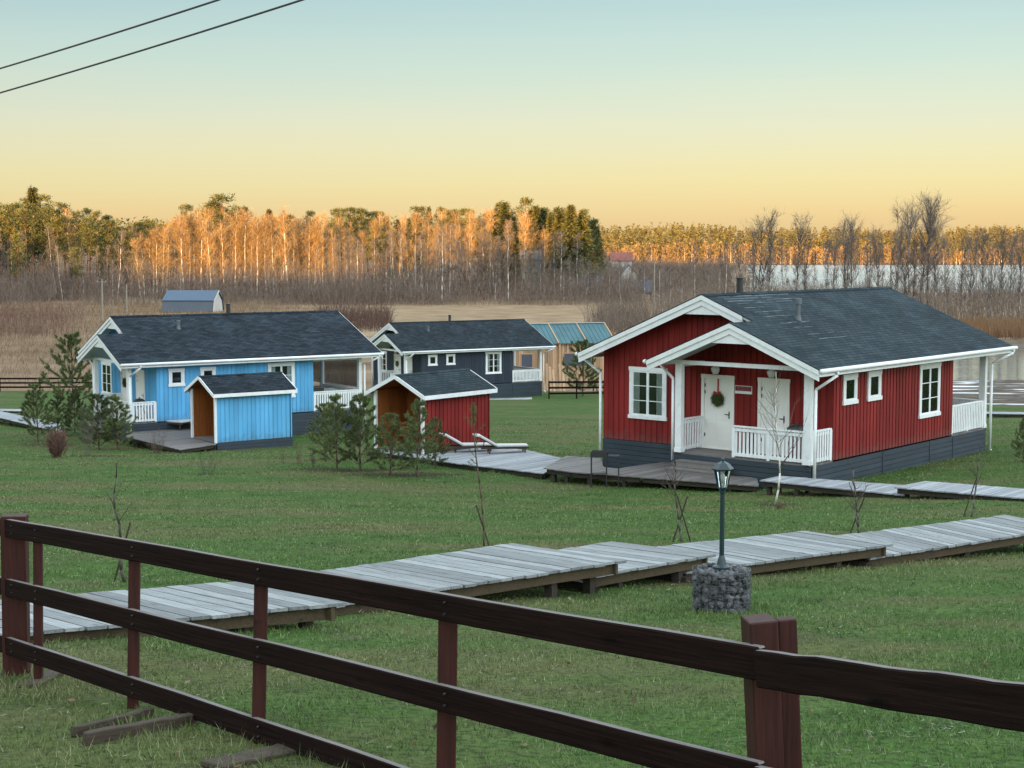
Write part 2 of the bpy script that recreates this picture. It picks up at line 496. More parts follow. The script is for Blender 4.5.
def m_ground():
    m, nt, bs = new_mat('meadow_ground')
    n = nt.nodes
    t = n.new('ShaderNodeTexCoord')
    def nz(scale, det, mp=None, rough=.6):
        x = n.new('ShaderNodeTexNoise'); x.inputs['Scale'].default_value = scale; x.inputs['Detail'].default_value = det; x.inputs['Roughness'].default_value = rough
        src = t.outputs['Object']
        if mp:
            q = n.new('ShaderNodeMapping'); q.inputs['Scale'].default_value = mp; nt.links.new(src, q.inputs[0]); src = q.outputs[0]
        nt.links.new(src, x.inputs['Vector']); return x.outputs['Fac']
    big = nz(.32, 5, (.45, 1, 1)); mid = nz(1.7, 5, (.7, 1, 1)); fine = nz(16, 4); vf = nz(75, 3)
    green = ramp_n(nt, mid, [(.25, (.030, .068, .014)), (.5, (.052, .106, .021)), (.78, (.088, .140, .036))])
    straw = ramp_n(nt, fine, [(.3, (.085, .082, .034)), (.7, (.17, .145, .07))])
    g = mix_rgb(nt, ramp_n(nt, big, [(.45, 0.0), (.60, .70)]), green, straw)
    g = mix_rgb(nt, ramp_n(nt, fine, [(.44, 0.0), (.66, .8)]), g, (.016, .024, .010))
    g = mix_rgb(nt, ramp_n(nt, nz(.9, 5), [(.58, 0.0), (.70, .6)]), g, (.085, .070, .042))
    g = mix_rgb(nt, ramp_n(nt, vf, [(.55, 0.0), (.8, .35)]), g, (.20, .20, .14))
    at = n.new('ShaderNodeAttribute'); at.attribute_name = 'zone'
    sp = n.new('ShaderNodeSeparateColor'); nt.links.new(at.outputs['Color'], sp.inputs[0])
    dry = ramp_n(nt, nz(.11, 6, (.5, 1, 1)), [(.28, (.115, .068, .042)), (.5, (.20, .135, .085)), (.72, (.30, .215, .13))])
    dry = mix_rgb(nt, ramp_n(nt, nz(1.5, 5), [(.45, 0.0), (.75, .5)]), dry, (.09, .06, .042))
    at2 = n.new('ShaderNodeAttribute'); at2.attribute_name = 'zone_pale'
    palec = ramp_n(nt, nz(.6, 6, (.35, 1, 1)), [(.32, (.15, .10, .06)), (.5, (.25, .175, .105)), (.68, (.34, .25, .155))])
    dry = mix_rgb(nt, at2.outputs['Fac'], dry, palec)
    c = mix_rgb(nt, sp.outputs[0], g, dry)
    shore = ramp_n(nt, nz(.9, 6), [(.3, (.045, .036, .03)), (.7, (.15, .12, .095))])
    snow = ramp_n(nt, nz(.42, 6, (.22, 1, 1), .62), [(.55, 0.0), (.585, 1.0)])
    shore = mix_rgb(nt, snow, shore, (.66, .68, .70))
    c = mix_rgb(nt, sp.outputs[1], c, shore)
    soil = ramp_n(nt, fine, [(.3, (.022, .015, .010)), (.7, (.06, .042, .028))])
    c = mix_rgb(nt, sp.outputs[2], c, soil)
    nt.links.new(c, bs.inputs['Base Color'])
    bs.inputs['Roughness'].default_value = .95; bs.inputs['Specular IOR Level'].default_value = .08
    bump(nt, bs, fine, .8, .05)
    return m
M['ground'] = m_ground()

def m_water():
    m, nt, bs = new_mat('lake_water')
    bs.inputs['Base Color'].default_value = (.16, .17, .16, 1)          # thin grey ice skin on calm water
    bs.inputs['Roughness'].default_value = .07
    bs.inputs['IOR'].default_value = 1.33
    bs.inputs['Specular IOR Level'].default_value = .5
    bump(nt, bs, noise(nt, .45, 4, (.3, 1, 1)), .16, .5)
    return m
M['water'] = m_water()

# ------------------------------------------------------------------ the setting: ground, lake, wooded ridge behind the camera
BEDS = []
def add_bed(px, py, rx, ry):
    p = ground(px, py); BEDS.append((p.x, p.y, rx, ry))
add_bed(112, 456, 2.6, 1.0); add_bed(48, 446, 1.6, .6); add_bed(345, 470, 2.4, .55); add_bed(405, 475, 2.0, .6)
add_bed(775, 505, .5, .35); add_bed(157, 453, .6, .5); add_bed(226, 449, .6, .5); add_bed(207, 474, .5, .3)

def build_ground():
    ys = np.concatenate([np.arange(-400, -40, 20), np.arange(-40, 0, 2.0), np.arange(0, 60, .55), np.arange(60, 210, 1.4), np.arange(210, 480, 4.5),
                         np.arange(480, 1250, 22), np.arange(1250, 1700, 25), [1750, 1900, 2300, 3000, 4500]])
    ts = np.linspace(-1, 1, 261)
    ts = np.sign(ts) * (np.abs(ts) ** 1.25)
    half = 30 + 1.05 * np.abs(ys)
    X = ts[None, :] * half[:, None]; Y = np.repeat(ys[:, None], len(ts), 1)
    Z = terrain(X, Y)
    nr, nc = X.shape
    idx = np.arange(nr * nc).reshape(nr, nc)
    faces = np.stack([idx[:-1, :-1], idx[:-1, 1:], idx[1:, 1:], idx[1:, :-1]], -1).reshape(-1, 4)
    o = np_mesh('ground', np.stack([X, Y, Z], -1).reshape(-1, 3), faces, M['ground'], fsize=4)
    o.data.polygons.foreach_set('use_smooth', [True] * len(o.data.polygons))
    wob = vnoise(X * .21, Y * .21, 1)
    dry = smooth(123.2, 125.0, Y + 1.0 * wob)
    sh_edge = 91 + np.clip(40 - X, 0, 60) * 1.2
    shore = smooth(-1, 1.5, Y - sh_edge + .8 * wob) * smooth(.08, .2, X / np.maximum(Y, 1)) * smooth(215, 200, Y)
    soil = np.zeros_like(X)
    for bx, by, rx, ry in BEDS:
        soil = np.maximum(soil, smooth(1.15, .75, np.hypot((X - bx) / rx, (Y - by) / ry) + .12 * vnoise(X * 3, Y * 3, 4)))
    ca = o.data.color_attributes.new('zone', 'FLOAT_COLOR', 'POINT')
    ca.data.foreach_set('color', np.stack([dry, shore, soil, np.ones_like(X)], -1).astype(np.float32).ravel())
    pale = smooth(-.14, -.09, X / np.maximum(Y, 1) + .012 * wob) * smooth(150, 190, Y) * smooth(345, 330, Y)
    cb = o.data.color_attributes.new('zone_pale', 'FLOAT_COLOR', 'POINT')
    cb.data.foreach_set('color', np.stack([pale, pale, pale, np.ones_like(X)], -1).astype(np.float32).ravel())
    tag(o, kind='structure')
build_ground()

wm = MB()
wm.add([(-60, 120, -12.62), (700, 120, -12.62), (900, 330, -12.62), (-60, 330, -12.62)], [(0, 1, 2, 3)])
tag(wm.build('bay_water', M['water']), kind='structure')
wm = MB()
wm.add([(-60, 331, -12.62), (900, 331, -12.62), (1500, 1330, -12.62), (-60, 1330, -12.62)], [(0, 1, 2, 3)])
tag(wm.build('lake', paint('frosted_lake_ice', (.34, .34, .30), .55, .16, .05, bmp=0, spec=.05)), kind='structure')

def build_hill():
    """wooded ridge behind the viewpoint: it keeps the low sun off the meadow and lets it reach the trees beyond"""
    su = np.array([-SUN_TO.x, -SUN_TO.y]); su /= np.linalg.norm(su)
    tv = np.array([su[1], -su[0]])
    D = 260.0
    te = math.tan(SUN_EL)
    KN = [(-900, -4), (-330, 6), (-285, 4), (-258, 0.0), (-240, -5.5), (-212, -8.0), (-196, -7.5), (-182, -6.0), (-168, -3.0), (-150, 1.0), (-135, 2.5), (-110, 6.5), (-80, 9), (0, 10), (900, 12)]
    kx = [k[0] for k in KN]; kz = [k[1] for k in KN]
    ts = np.arange(-900, 901, 1.5)
    base = np.interp(ts, kx, kz) + te * (D + 320)
    jag = nrs.normal(0, 1.6, len(ts)); jag = np.convolve(jag, [.25, .5, .25], 'same') + 1.0 * np.sin(ts * .21) + .7 * np.sin(ts * .53)
    top = base + jag
    v, f = [], []
    for i, t in enumerate(ts):
        for off, z in ((-40, -5), (0, top[i]), (14, -3)):
            p = -su * (D - off) + tv * t
            v.append((p[0], p[1], z))
    for i in range(len(ts) - 1):
        a = i * 3
        f += [(a, a + 1, a + 4, a + 3), (a + 1, a + 2, a + 5, a + 4)]
    me = bpy.data.meshes.new('hill'); me.from_pydata(v, [], f)
    me.materials.append(leafy('far_forest_ridge', [(.02, .035, .016), (.05, .05, .03)]))
    o = bpy.data.objects.new('hill', me); COL.objects.link(o)
    tag(o, kind='structure')
build_hill()

# ------------------------------------------------------------------ cabins
W, L, T, ZF, OV, ZE, ZR, G, L2, Q, VA, PP = 7.893, 7.662, 10.23, .854, .529, 2.648, 4.507, .579, 11.068, 1.801, 2.231, 1.226
SL = (ZR - ZE) / (W / 2 + OV)
ZVA = ZE + SL * (VA + OV)
VB = 2 * VA + OV
def zroof(v):
    return ZE + SL * (min(v, W - v) + OV)

def frame_of(pose):
    ox, oy, oz, yaw = pose
    s, c = math.sin(yaw), math.cos(yaw)
    return Matrix(((s, -c, 0, ox), (c, s, 0, oy), (0, 0, 1, oz), (0, 0, 0, 1)))

def pose_rz(pose): return math.pi / 2 - pose[3]

def moved(mb, mx):
    mb.v = [tuple(mx @ Vector(v)) for v in mb.v]
    return mb

def wall_frame(kind, a, z, off=0.0):
    """local frame on a wall: x along the wall, y outwards, z up. front: wall u=off; side: wall v=off"""
    if kind == 'front': return Matrix(((0, -1, 0, off), (1, 0, 0, a), (0, 0, 1, z), (0, 0, 0, 1)))
    if kind == 'side': return Matrix(((-1, 0, 0, a), (0, -1, 0, off), (0, 0, 1, z), (0, 0, 0, 1)))
    if kind == 'back': return Matrix(((0, 1, 0, off), (-1, 0, 0, a), (0, 0, 1, z), (0, 0, 0, 1)))
    return Matrix(((1, 0, 0, a), (0, 1, 0, off), (0, 0, 1, z), (0, 0, 0, 1)))      # far side

def siding(mb, kind, a0, a1, zb, ztop, off=0.0, step=.2, gap=.06, depth=.10):
    n = max(1, round((a1 - a0) / step)); st = (a1 - a0) / n
    for i in range(n):
        b0, b1 = a0 + i * st, a0 + (i + 1) * st
        for (c0, c1, y0, y1) in ((b0, b1, -depth, 0.0), (b0 + gap / 2, b1 - gap / 2, -.03, .018)):
            mx = wall_frame(kind, 0, 0, off)
            sg = 1 if kind in ('front', 'far') else -1
            t0, t1 = ztop(c0), ztop(c1)
            q = [(sg * c0, y0, zb), (sg * c1, y0, zb), (sg * c1, y1, zb), (sg * c0, y1, zb)]
            r = [(sg * c0, y0, t0), (sg * c1, y0, t1), (sg * c1, y1, t1), (sg * c0, y1, t0)]
            mb.hexa([mx @ Vector(p) for p in q], [mx @ Vector(p) for p in r])

def window(parent, kind, a0, a1, z0, z1, off=0.0, cols=2, rows=3, curtain=True):
    w, h = a1 - a0, z1 - z0
    mx = wall_frame(kind, (a0 + a1) / 2, z0, off)
    mb = MB(); cw = min(.11, w * .16)
    x = w / 2
    mb.box(-x, -x + cw, 0, .05, 0, h); mb.box(x - cw, x, 0, .05, 0, h)
    mb.box(-x - .02, x + .02, 0, .056, h - cw, h + .01); mb.box(-x - .03, x + .03, 0, .075, -.01, cw * .9)
    xi, zi0, zi1 = x - cw, cw * .9, h - cw
    sw = .045 if w > .9 else .05
    mb.box(-xi, xi, .0, .021, zi0, zi1, 1)
    for k in range(cols):
        s0 = -xi + 2 * xi * k / cols; s1 = -xi + 2 * xi * (k + 1) / cols
        mb.box(s0 + .001, s0 + sw, .02, .046, zi0, zi1); mb.box(s1 - sw, s1 - .001, .02, .046, zi0, zi1)
        mb.box(s0 + sw, s1 - sw, .02, .044, zi0, zi0 + sw); mb.box(s0 + sw, s1 - sw, .02, .044, zi1 - sw, zi1)
        for r in range(1, rows):
            zz = zi0 + (zi1 - zi0) * r / rows
            mb.box(s0 + sw, s1 - sw, .034, .042, zz - .012, zz + .012)
    o = moved(mb, mx).build('window', [M['white'], M['interior']], parent)
    p = MB(); p.box(-xi, xi, .0325, .0345, zi0, zi1); moved(p, mx).build('pane', M['glass'], o)
    if curtain:
        c = MB(); cwid = 2 * xi * .21
        for s0 in (-xi + .02, xi - cwid - .02):
            n = 7
            for k in range(n):
                c.box(s0 + cwid * k / n, s0 + cwid * (k + 1) / n, .023, .025 + .005 * (k % 2), zi0, zi1)
        moved(c, mx).build('curtain', M['curtain'], o)
    return o

def door(parent, a0, a1, h, glazed=False):
    mx = wall_frame('front', (a0 + a1) / 2, 0, 0)
    w = a1 - a0; x = w / 2
    mb = MB(); c = .10
    mb.box(-x, -x + c, 0, .055, 0, h); mb.box(x - c, x, 0, .055, 0, h); mb.box(-x - .01, x + .01, 0, .06, h - c, h + .01)
    mb.box(-x + c, x - c, 0, .03, .02, h - c)
    xi = x - c
    for zz0, zz1 in ((.12, .78), (.86, 1.25), (1.33, h - c - .10)):
        for s0, s1 in ((-xi + .08, -.03), (.03, xi - .08)):
            mb.box(s0, s1, .028, .036, zz0, zz1)
    mb.box(-xi, xi, .0, .06, 0, .025)
    o = moved(mb, mx).build('door', M['white_door'], parent, bevel=.004)
    hb = MB()
    hb.box(-xi + .05, -xi + .085, .03, .04, .92, 1.12); hb.tube((-xi + .067, .035, 1.04), (-xi + .067, .085, 1.04), .011)
    hb.tube((-xi + .067, .08, 1.04), (-xi + .19, .08, 1.04), .011)
    moved(hb, mx).build('handle', M['dark_metal'], o)
    for zz in (.35, 1.6, 1.8):
        hb = MB(); hb.box(xi - .04, xi - .012, .029, .042, zz, zz + .10); moved(hb, mx).build('hinge', M['dark_metal'], o)
    return o

def railing(parent, p0, p1, h=.88, zb=.03, picket=.07, gap=.05, mat='white', name='railing'):
    p0, p1 = Vector(p0), Vector(p1)
    d = p1 - p0; ln = d.length; d.normalize()
    mb = MB(); z = Vector((0, 0, 1))
    mb.beam(p0 + z * h, p1 + z * h, .09, .045); mb.beam(p0 + z * (h - .09), p1 + z * (h - .09), .03, .09)
    mb.beam(p0 + z * (zb + .06), p1 + z * (zb + .06), .032, .09)
    n = max(2, int(ln / (picket + gap))); st = ln / n
    for i in range(n):
        c = p0 + d * (st * (i + .5))
        s = d.cross(z) * .028
        mb.beam(c + s + z * zb, c + s + z * (h - .03), .022, picket, up=d)
    for e in (p0, p1):
        mb.beam(e + z * 0, e + z * (h - .02), .075, .075, up=d)
    if ln > 1.8:
        m_ = (p0 + p1) / 2
        mb.beam(m_, m_ + z * (h - .02), .075, .075, up=d)
    return mb.build(name, M[mat], parent)

def verge(mb, u0, u1, va, vb, zf, a, b):
    vs = [(u0, va, zf(va) - b), (u0, vb, zf(vb) - b), (u0, vb, zf(vb) - a), (u0, va, zf(va) - a)]
    mb.hexa(vs, [(u1, p[1], p[2]) for p in vs])

def slab(mb, poly, zf, th=.10, s=1):
    """roof slab over a plan polygon (u, v); top gets the shingles with uv = (u, run up the slope)"""
    n = len(poly); k = math.sqrt(1 + SL * SL)
    top = [(u, v, zf(v)) for u, v in poly]; bot = [(u, v, zf(v) - th) for u, v in poly]
    uv = [(u, s * v * k) for u, v in poly]
    mb.add(top, [tuple(range(n))], 0, [uv])
    mb.add(bot, [tuple(range(n - 1, -1, -1))], 1)
    for i in range(n):
        j = (i + 1) % n
        mb.add([bot[i], bot[j], top[j], top[i]], [(0, 1, 2, 3)], 1)

def plinth(mb, p0, p1, ztop, zbot, out):
    p0, p1, out = Vector(p0), Vector(p1), Vector(out)
    z = ztop; k = 0
    while z > zbot:
        h = .145
        mb.beam(p0 + out * (.012 - .004 * (k % 2)) + Vector((0, 0, z - h / 2)), p1 + out * (.012 - .004 * (k % 2)) + Vector((0, 0, z - h / 2)), .05, h - .012)
        z -= h; k += 1
    mb.beam(p0 - out * .02 + Vector((0, 0, (ztop + zbot) / 2)), p1 - out * .02 + Vector((0, 0, (ztop + zbot) / 2)), .03, ztop - zbot)

def cabin(name, label, pose, colour, roofm, wins, chim_u, vent, steps=True, zdeep=-1.9):
    root = thing(name, label, 'cabin', (pose[0], pose[1], pose[2]), pose_rz(pose), 'wooden holiday cabins on the lawn')
    mw = M[colour]
    # walls
    wb = MB()
    siding(wb, 'front', 0.0, W, 0, lambda v: zroof(v) - .06)
    siding(wb, 'side', .102, L - .102, 0, lambda u: zroof(0) - .06)
    siding(wb, 'far', .102, L - .102, 0, lambda u: zroof(W) - .06, off=W)
    siding(wb, 'back', 0.0, W, 0, lambda v: zroof(v) - .06, off=L)
    wall = wb.build('wall', mw, root)
    # plinth under cabin, porch and terrace
    pb = MB()
    plinth(pb, (0, 4.40, 0), (0, W, 0), -.012, zdeep, (-1, 0, 0))
    plinth(pb, (-PP, -.0, 0), (-PP, 4.40, 0), -.05, zdeep, (-1, 0, 0))
    plinth(pb, (-PP + .05, 4.40, 0), (-.05, 4.40, 0), -.05, zdeep, (0, 1, 0))
    plinth(pb, (-PP + .05, 0, 0), (T - .05, 0, 0), -.05, zdeep, (0, -1, 0))
    plinth(pb, (.05, W, 0), (T - .05, W, 0), -.012, zdeep, (0, 1, 0))
    plinth(pb, (T, 0, 0), (T, W, 0), -.012, zdeep, (1, 0, 0))
    for u in (2.9, 6.0, L): pb.box(u, u + .06, -.055, -.03, zdeep, -.06)
    pb.build('plinth', M['plinth'], root)
    fb = MB()
    nb = 12
    for i in range(nb): fb.box(-PP + PP * i / nb + .004, -PP + PP * (i + 1) / nb - .004, .0, 4.38, -.05, -.004)
    for i in range(20):
        u0 = L + (T - L) * i / 20; fb.box(u0 + .004, u0 + (T - L) / 20 - .004, .0, W, -.05, -.004)
    fb.build('porch_floor', M['deck_dark'], root)
    # roof
    rb = MB()
    zr_ = lambda v: ZE + SL * (v + OV)
    zl_ = lambda v: ZE + SL * (W - v + OV)
    zp_ = lambda v: ZVA - SL * (v - VA)
    slab(rb, [(-Q, -OV), (L2, -OV), (L2, W / 2), (-G, W / 2), (-G, VA), (-Q, VA)], zr_)
    slab(rb, [(-G, W / 2), (L2, W / 2), (L2, W + OV), (-G, W + OV)], zl_, s=-1)
    slab(rb, [(-Q, VA), (-.05, VA), (-.05, VB), (-Q, VB)], zp_, s=-1)
    # starter strip overhanging the verge, and ridge caps
    for (u0, u1, va, vb, zf) in ((-G - .05, -G, W / 2, W + OV + .03, zl_), (-G - .05, -G, VA + .02, W / 2, zr_), (-Q - .05, -Q, VA, VB + .03, zp_), (-Q - .05, -Q, -OV - .03, VA, zr_)):
        vs = [(u0, va, zf(va) - .012), (u0, vb, zf(vb) - .012), (u1, vb, zf(vb) - .012), (u1, va, zf(va) - .012)]
        rb.add(vs + [(p[0], p[1], p[2] + .022) for p in vs], [(0, 1, 2, 3), (7, 6, 5, 4), (0, 4, 5, 1), (1, 5, 6, 2), (2, 6, 7, 3), (3, 7, 4, 0)], 0,
               [[(p[0], p[1]) for p in vs[:4]]] * 6)
    i = 0; u = -G - .05
    while u < L2:
        e = min(u + .30, L2 + .02)
        vs = []
        for uu, dz in ((u, .006), (e, .018)):
            for dv in (-.15, 0, .15): vs.append((uu, W / 2 + dv, ZR + dz - abs(dv) * SL + .004))
        rb.add(vs, [(0, 1, 4, 3), (1, 2, 5, 4)], 0, [[(u, 0), (u, .14), (e, .14), (e, 0)]] * 2)
        u += .29
    roof = rb.build('roof', [M[roofm], M['soffit']], root)
    # bargeboards, fascias
    vb_ = MB()
    for (uo, va, vb, zf) in ((-G, W / 2, W + OV, zl_), (-G, VA + .35, W / 2, zr_), (-Q, VA, VB, zp_), (-Q, -OV, VA, zr_)):
        verge(vb_, uo - .050, uo - .012, va, vb, zf, .020, .150)
        verge(vb_, uo - .016, uo + .014, va, vb, zf, .135, .315)
    for (va, vb, zf) in ((W / 2, W + OV, zl_), (-OV, W / 2, zr_)):
        verge(vb_, L2 + .002, L2 + .032, va, vb, zf, .014, .165); verge(vb_, L2 - .012, L2 + .018, va, vb, zf, .165, .30)
    for (uo, vc, zc) in ((-G, W / 2, ZR), (-Q, VA, ZVA)):
        d = .62; b0 = zc - .32
        vb_.hexa([(uo + .02, vc - d, b0 - d * SL), (uo + .02, vc + d, b0 - d * SL), (uo + .02, vc, b0)],
                 [(uo + .05, vc - d, b0 - d * SL), (uo + .05, vc + d, b0 - d * SL), (uo + .05, vc, b0)])
    vb_.box(-Q, L2, -OV - .028, -OV - .002, ZE - .20, ZE - .012)
    vb_.box(-G, L2, W + OV + .002, W + OV + .028, ZE - .20, ZE - .012)
    vb_.box(-Q + .02, -.06, VB + .002, VB + .028, ZE - .20, ZE - .012)
    vb_.build('bargeboard', M['white'], root)
    gb = MB()
    gb.tube((-Q - .03, -OV - .085, ZE - .055), (L2 + .03, -OV - .085, ZE - .055), .058, n=10)
    gb.tube((-G - .03, W + OV + .085, ZE - .055), (L2 + .03, W + OV + .085, ZE - .055), .058, n=10)
    gb.tube((-Q - .03, VB + .085, ZE - .055), (-G + .1, VB + .085, ZE - .055), .058, n=10)
    gb.build('gutter', M['white'], root, smooth=True)
    for pts in ([(-.95, -OV - .085, ZE - .1), (-.95, -OV - .085, ZE - .2), (-PP - .06, -.16, 2.05), (-PP - .06, -.16, -.62), (-PP - .14, -.2, -.72)],
                [(-PP + .3, VB + .085, ZE - .1), (-PP + .2, VB + .06, ZE - .2), (-PP - .03, 4.46, 2.1), (-PP - .03, 4.46, -.25)],
                [(-.3, W + OV + .085, ZE - .1), (-.25, W + OV + .06, ZE - .22), (-.07, W + .07, 2.0), (-.07, W + .07, -.75), (-.18, W + .1, -.85)],
                [(L2 - .2, -OV - .085, ZE - .1), (L2 - .2, -OV - .085, ZE - .2), (T + .09, -.13, 2.1), (T + .09, -.13, -.72), (T + .25, -.2, -.86)]):
        d = MB(); d.path([Vector(p) for p in pts], .042, 10); d.build('downpipe', M['white'], root, smooth=True)
    # posts, beams
    for (u, v, z1) in ((-PP, .085, 2.55), (-PP, 4.25, 2.55), (T - .06, .09, ZE - .1), (T - .06, W - .09, ZE - .1), (T - .06, W * .5, 2.9)):
        p = MB(); p.box(u - .085, u + .085, v - .105, v + .105, -.01, z1); p.box(u - .10, u + .10, v - .12, v + .12, -.005, .12)
        p.build('post', M['white'], root, bevel=.006)
    for q in ((-PP - .05, -PP + .05, -.35, 4.78, 2.53, 2.645), (-PP + .05, -.02, .04, .13, 2.45, 2.56), (-PP + .05, -.02, 4.20, 4.30, 2.45, 2.56),
              (L, T, .03, .15, ZE - .32, ZE - .10), (T - .12, T, .15, W - .15, ZE - .12, ZE + .06), (L, T, W - .15, W - .03, ZE - .32, ZE - .10)):
        bb = MB(); bb.box(*q); bb.build('beam', M['white'], root)
    # corner boards are the wall's own colour; railings
    railing(root, (-PP, .19, 0), (-PP, 2.42, 0)); railing(root, (-PP + .09, .05, 0), (-.06, .05, 0)); railing(root, (-PP + .09, 4.27, 0), (-.06, 4.27, 0), h=.92)
    railing(root, (L + .06, .06, 0), (T - .16, .06, 0)); railing(root, (T - .06, .2, 0), (T - .06, W * .5 - .1, 0)); railing(root, (L + .06, W - .06, 0), (T - .16, W - .06, 0))
    # doors and windows
    door(root, 3.17, 4.29, 2.16); door(root, 1.36, 2.38, 2.16)
    window(root, 'front', 5.53, 6.89, .70, 2.25)
    for (u0, u1, z0, z1, cols, rows) in wins: window(root, 'side', u0, u1, z0, z1, cols=cols, rows=rows, curtain=cols > 1)
    window(root, 'back', 1.0, 2.4, .7, 2.25, off=L); window(root, 'back', 4.8, 6.4, .3, 2.25, off=L)
    for v in (3.73, 1.87):
        lb = MB()
        lb.lathe([(.075, 0), (.12, .10), (.13, .17), (.10, .20), (.03, .24)], 12, c=(-.17, v, 2.20)); lb.box(-.17, -.01, v - .03, v + .03, 2.40, 2.46)
        lb.build('porch_lamp', M['white'], root, smooth=True)
    cb = MB()
    cb.tube((chim_u, W / 2 + .18, ZR - .25), (chim_u, W / 2 + .18, ZR + .42), .10, n=14); cb.tube((chim_u, W / 2 + .18, ZR + .42), (chim_u, W / 2 + .18, ZR + .45), .14, n=14)
    cb.build('chimney', M['dark_metal'], root, smooth=False)
    uu, vv, hh = vent
    vb2 = MB(); zb = zroof(vv)
    vb2.tube((uu, vv, zb - .1), (uu, vv, zb + hh * .75), .065, n=12); vb2.tube((uu, vv, zb + hh * .72), (uu, vv, zb + hh), .095, n=12)
    vb2.tube((uu, vv, zb - .05), (uu, vv, zb + .12), .11, .07, n=12)
    vb2.build('roof_vent', paint('vent_' + name, (.10, .115, .125), .5, .1), root)
    if steps:
        sb = MB()
        for k in range(2):
            z1 = -.19 - .19 * k; u1 = -PP - .05 - .30 * k
            for j in range(2):
                sb.box(u1 - .30 + .15 * j, u1 - .30 + .15 * (j + 1) - .01, 2.45, 4.15, z1 - .045, z1)
            sb.box(u1 - .285, u1, 2.47, 4.13, z1 - .19, z1 - .05)
        sb.build('step', M['deck_dark'], root)
    return root

RED = (8.8387, 41.4963, -5.7822, .70505)
BLUE = (-15.602, 66.397, -7.528, .967)
NAVY = (-6.535, 109.03, -9.863, 1.030)
WINS = [(.47, 1.27, 1.50, 2.33, 1, 1), (1.92, 2.72, 1.50, 2.33, 1, 1), (5.24, 6.65, .72, 2.34, 2, 3)]
WINB = [(.55, 1.28, 1.52, 2.30, 1, 1), (2.04, 2.76, 1.52, 2.30, 1, 1), (5.34, 6.68, .72, 2.34, 2, 3)]
red = cabin('red_cabin', 'red cabin with charcoal roof, white trim and a wreathed front door', RED, 'red', 'roof_red', WINS, 1.73, (1.75, 2.15, .62))
blue = cabin('blue_cabin', 'bright sky blue cabin with black roof and white railed terrace', BLUE, 'blue', 'roof_blue', WINB, 5.28, (2.1, 2.55, .38))
navy = cabin('dark_blue_cabin', 'dark slate blue cabin with white trim standing behind the red shed', NAVY, 'navy', 'roof_navy', WINB, 4.6, (1.9, 2.5, .34))
# thin frost lying along the shingle courses near the red roof's ridge
fr = MB()
for k in range(90):
    row = rng.choice([0, 0, 1, 2, 2, 3, 5, 7, 9, 12, 14, 17, 19])
    v = W / 2 - .22 - row * .145 + rng.uniform(-.015, .015)
    u0 = rng.uniform(-.3, 1.0 + 2.6 * (row < 4)) + .06 * row; ln = rng.uniform(.15, 1.1 if row < 4 else .5); wd = rng.uniform(.012, .032 if row < 4 else .02)
    z0 = zroof(v) + .006; z1 = zroof(v + wd) + .006
    fr.hexa([(u0, v, z0 - .004), (u0 + ln, v + .004, z0 - .004), (u0 + ln, v + wd * .7, z1 - .004), (u0, v + wd, z1 - .004)],
            [(u0, v, z0), (u0 + ln, v + .004, z0), (u0 + ln, v + wd * .7, z1), (u0, v + wd, z1)])
fr.build('frost', M['frost'], [c for c in red.children if c.name.startswith('roof') and 'vent' not in c.name][0])

# wreaths on the doors, door sign, porch boxes
def wreath(pose, v, z, label, r0=.17, ribbon=True):
    mx = frame_of(pose)
    r = thing('door_wreath', label, 'wreath', mx @ Vector((-.06, v, z)), pose_rz(pose), 'wreaths on the cabin doors')
    vs, fs = [], []
    for i in range(2200):
        a = rng.uniform(0, 6.283); rr = r0 * 1.15 * math.sqrt(rng.uniform(.02, 1)) + rng.gauss(0, .02); th = rng.gauss(0, .025)
        p = Vector((-.03 + th, rr * math.cos(a), rr * math.sin(a)))
        d = Vector((rng.gauss(0, .6), rng.gauss(0, 1), rng.gauss(0, 1))).normalized() * rng.uniform(.04, .085)
        s = d.orthogonal().normalized() * .006
        b = len(vs); vs += [p - s, p + s, p + d]; fs.append((b, b + 1, b + 2))
    np_mesh('greenery', [tuple(v) for v in vs], fs, M['needle'], r)
    if ribbon:
        rb = MB(); rm = paint('red_ribbon', (.40, .02, .02), .5, .1)
        rb.box(-.012, -.004, -.022, .022, r0 - .02, .60)
        for s in (-1, 1):
            rb.hexa([(-.07, 0, r0 + .02), (-.05, 0, r0 + .02), (-.05, s * .11, r0 + .08), (-.07, s * .11, r0 + .08)],
                    [(-.07, 0, r0 - .02), (-.05, 0, r0 - .02), (-.05, s * .11, r0 - .03), (-.07, s * .11, r0 - .03)])
        rb.build('ribbon', rm, r)
    return r
wreath(RED, 3.70, 1.46, 'bushy green wreath spray on a red ribbon on the red cabin door')
wreath(BLUE, 3.72, 1.46, 'dark round wreath hanging on the blue cabin white door', ribbon=False)
wreath(NAVY, 3.72, 1.46, 'dark round wreath hanging on the slate blue cabin door', ribbon=False)

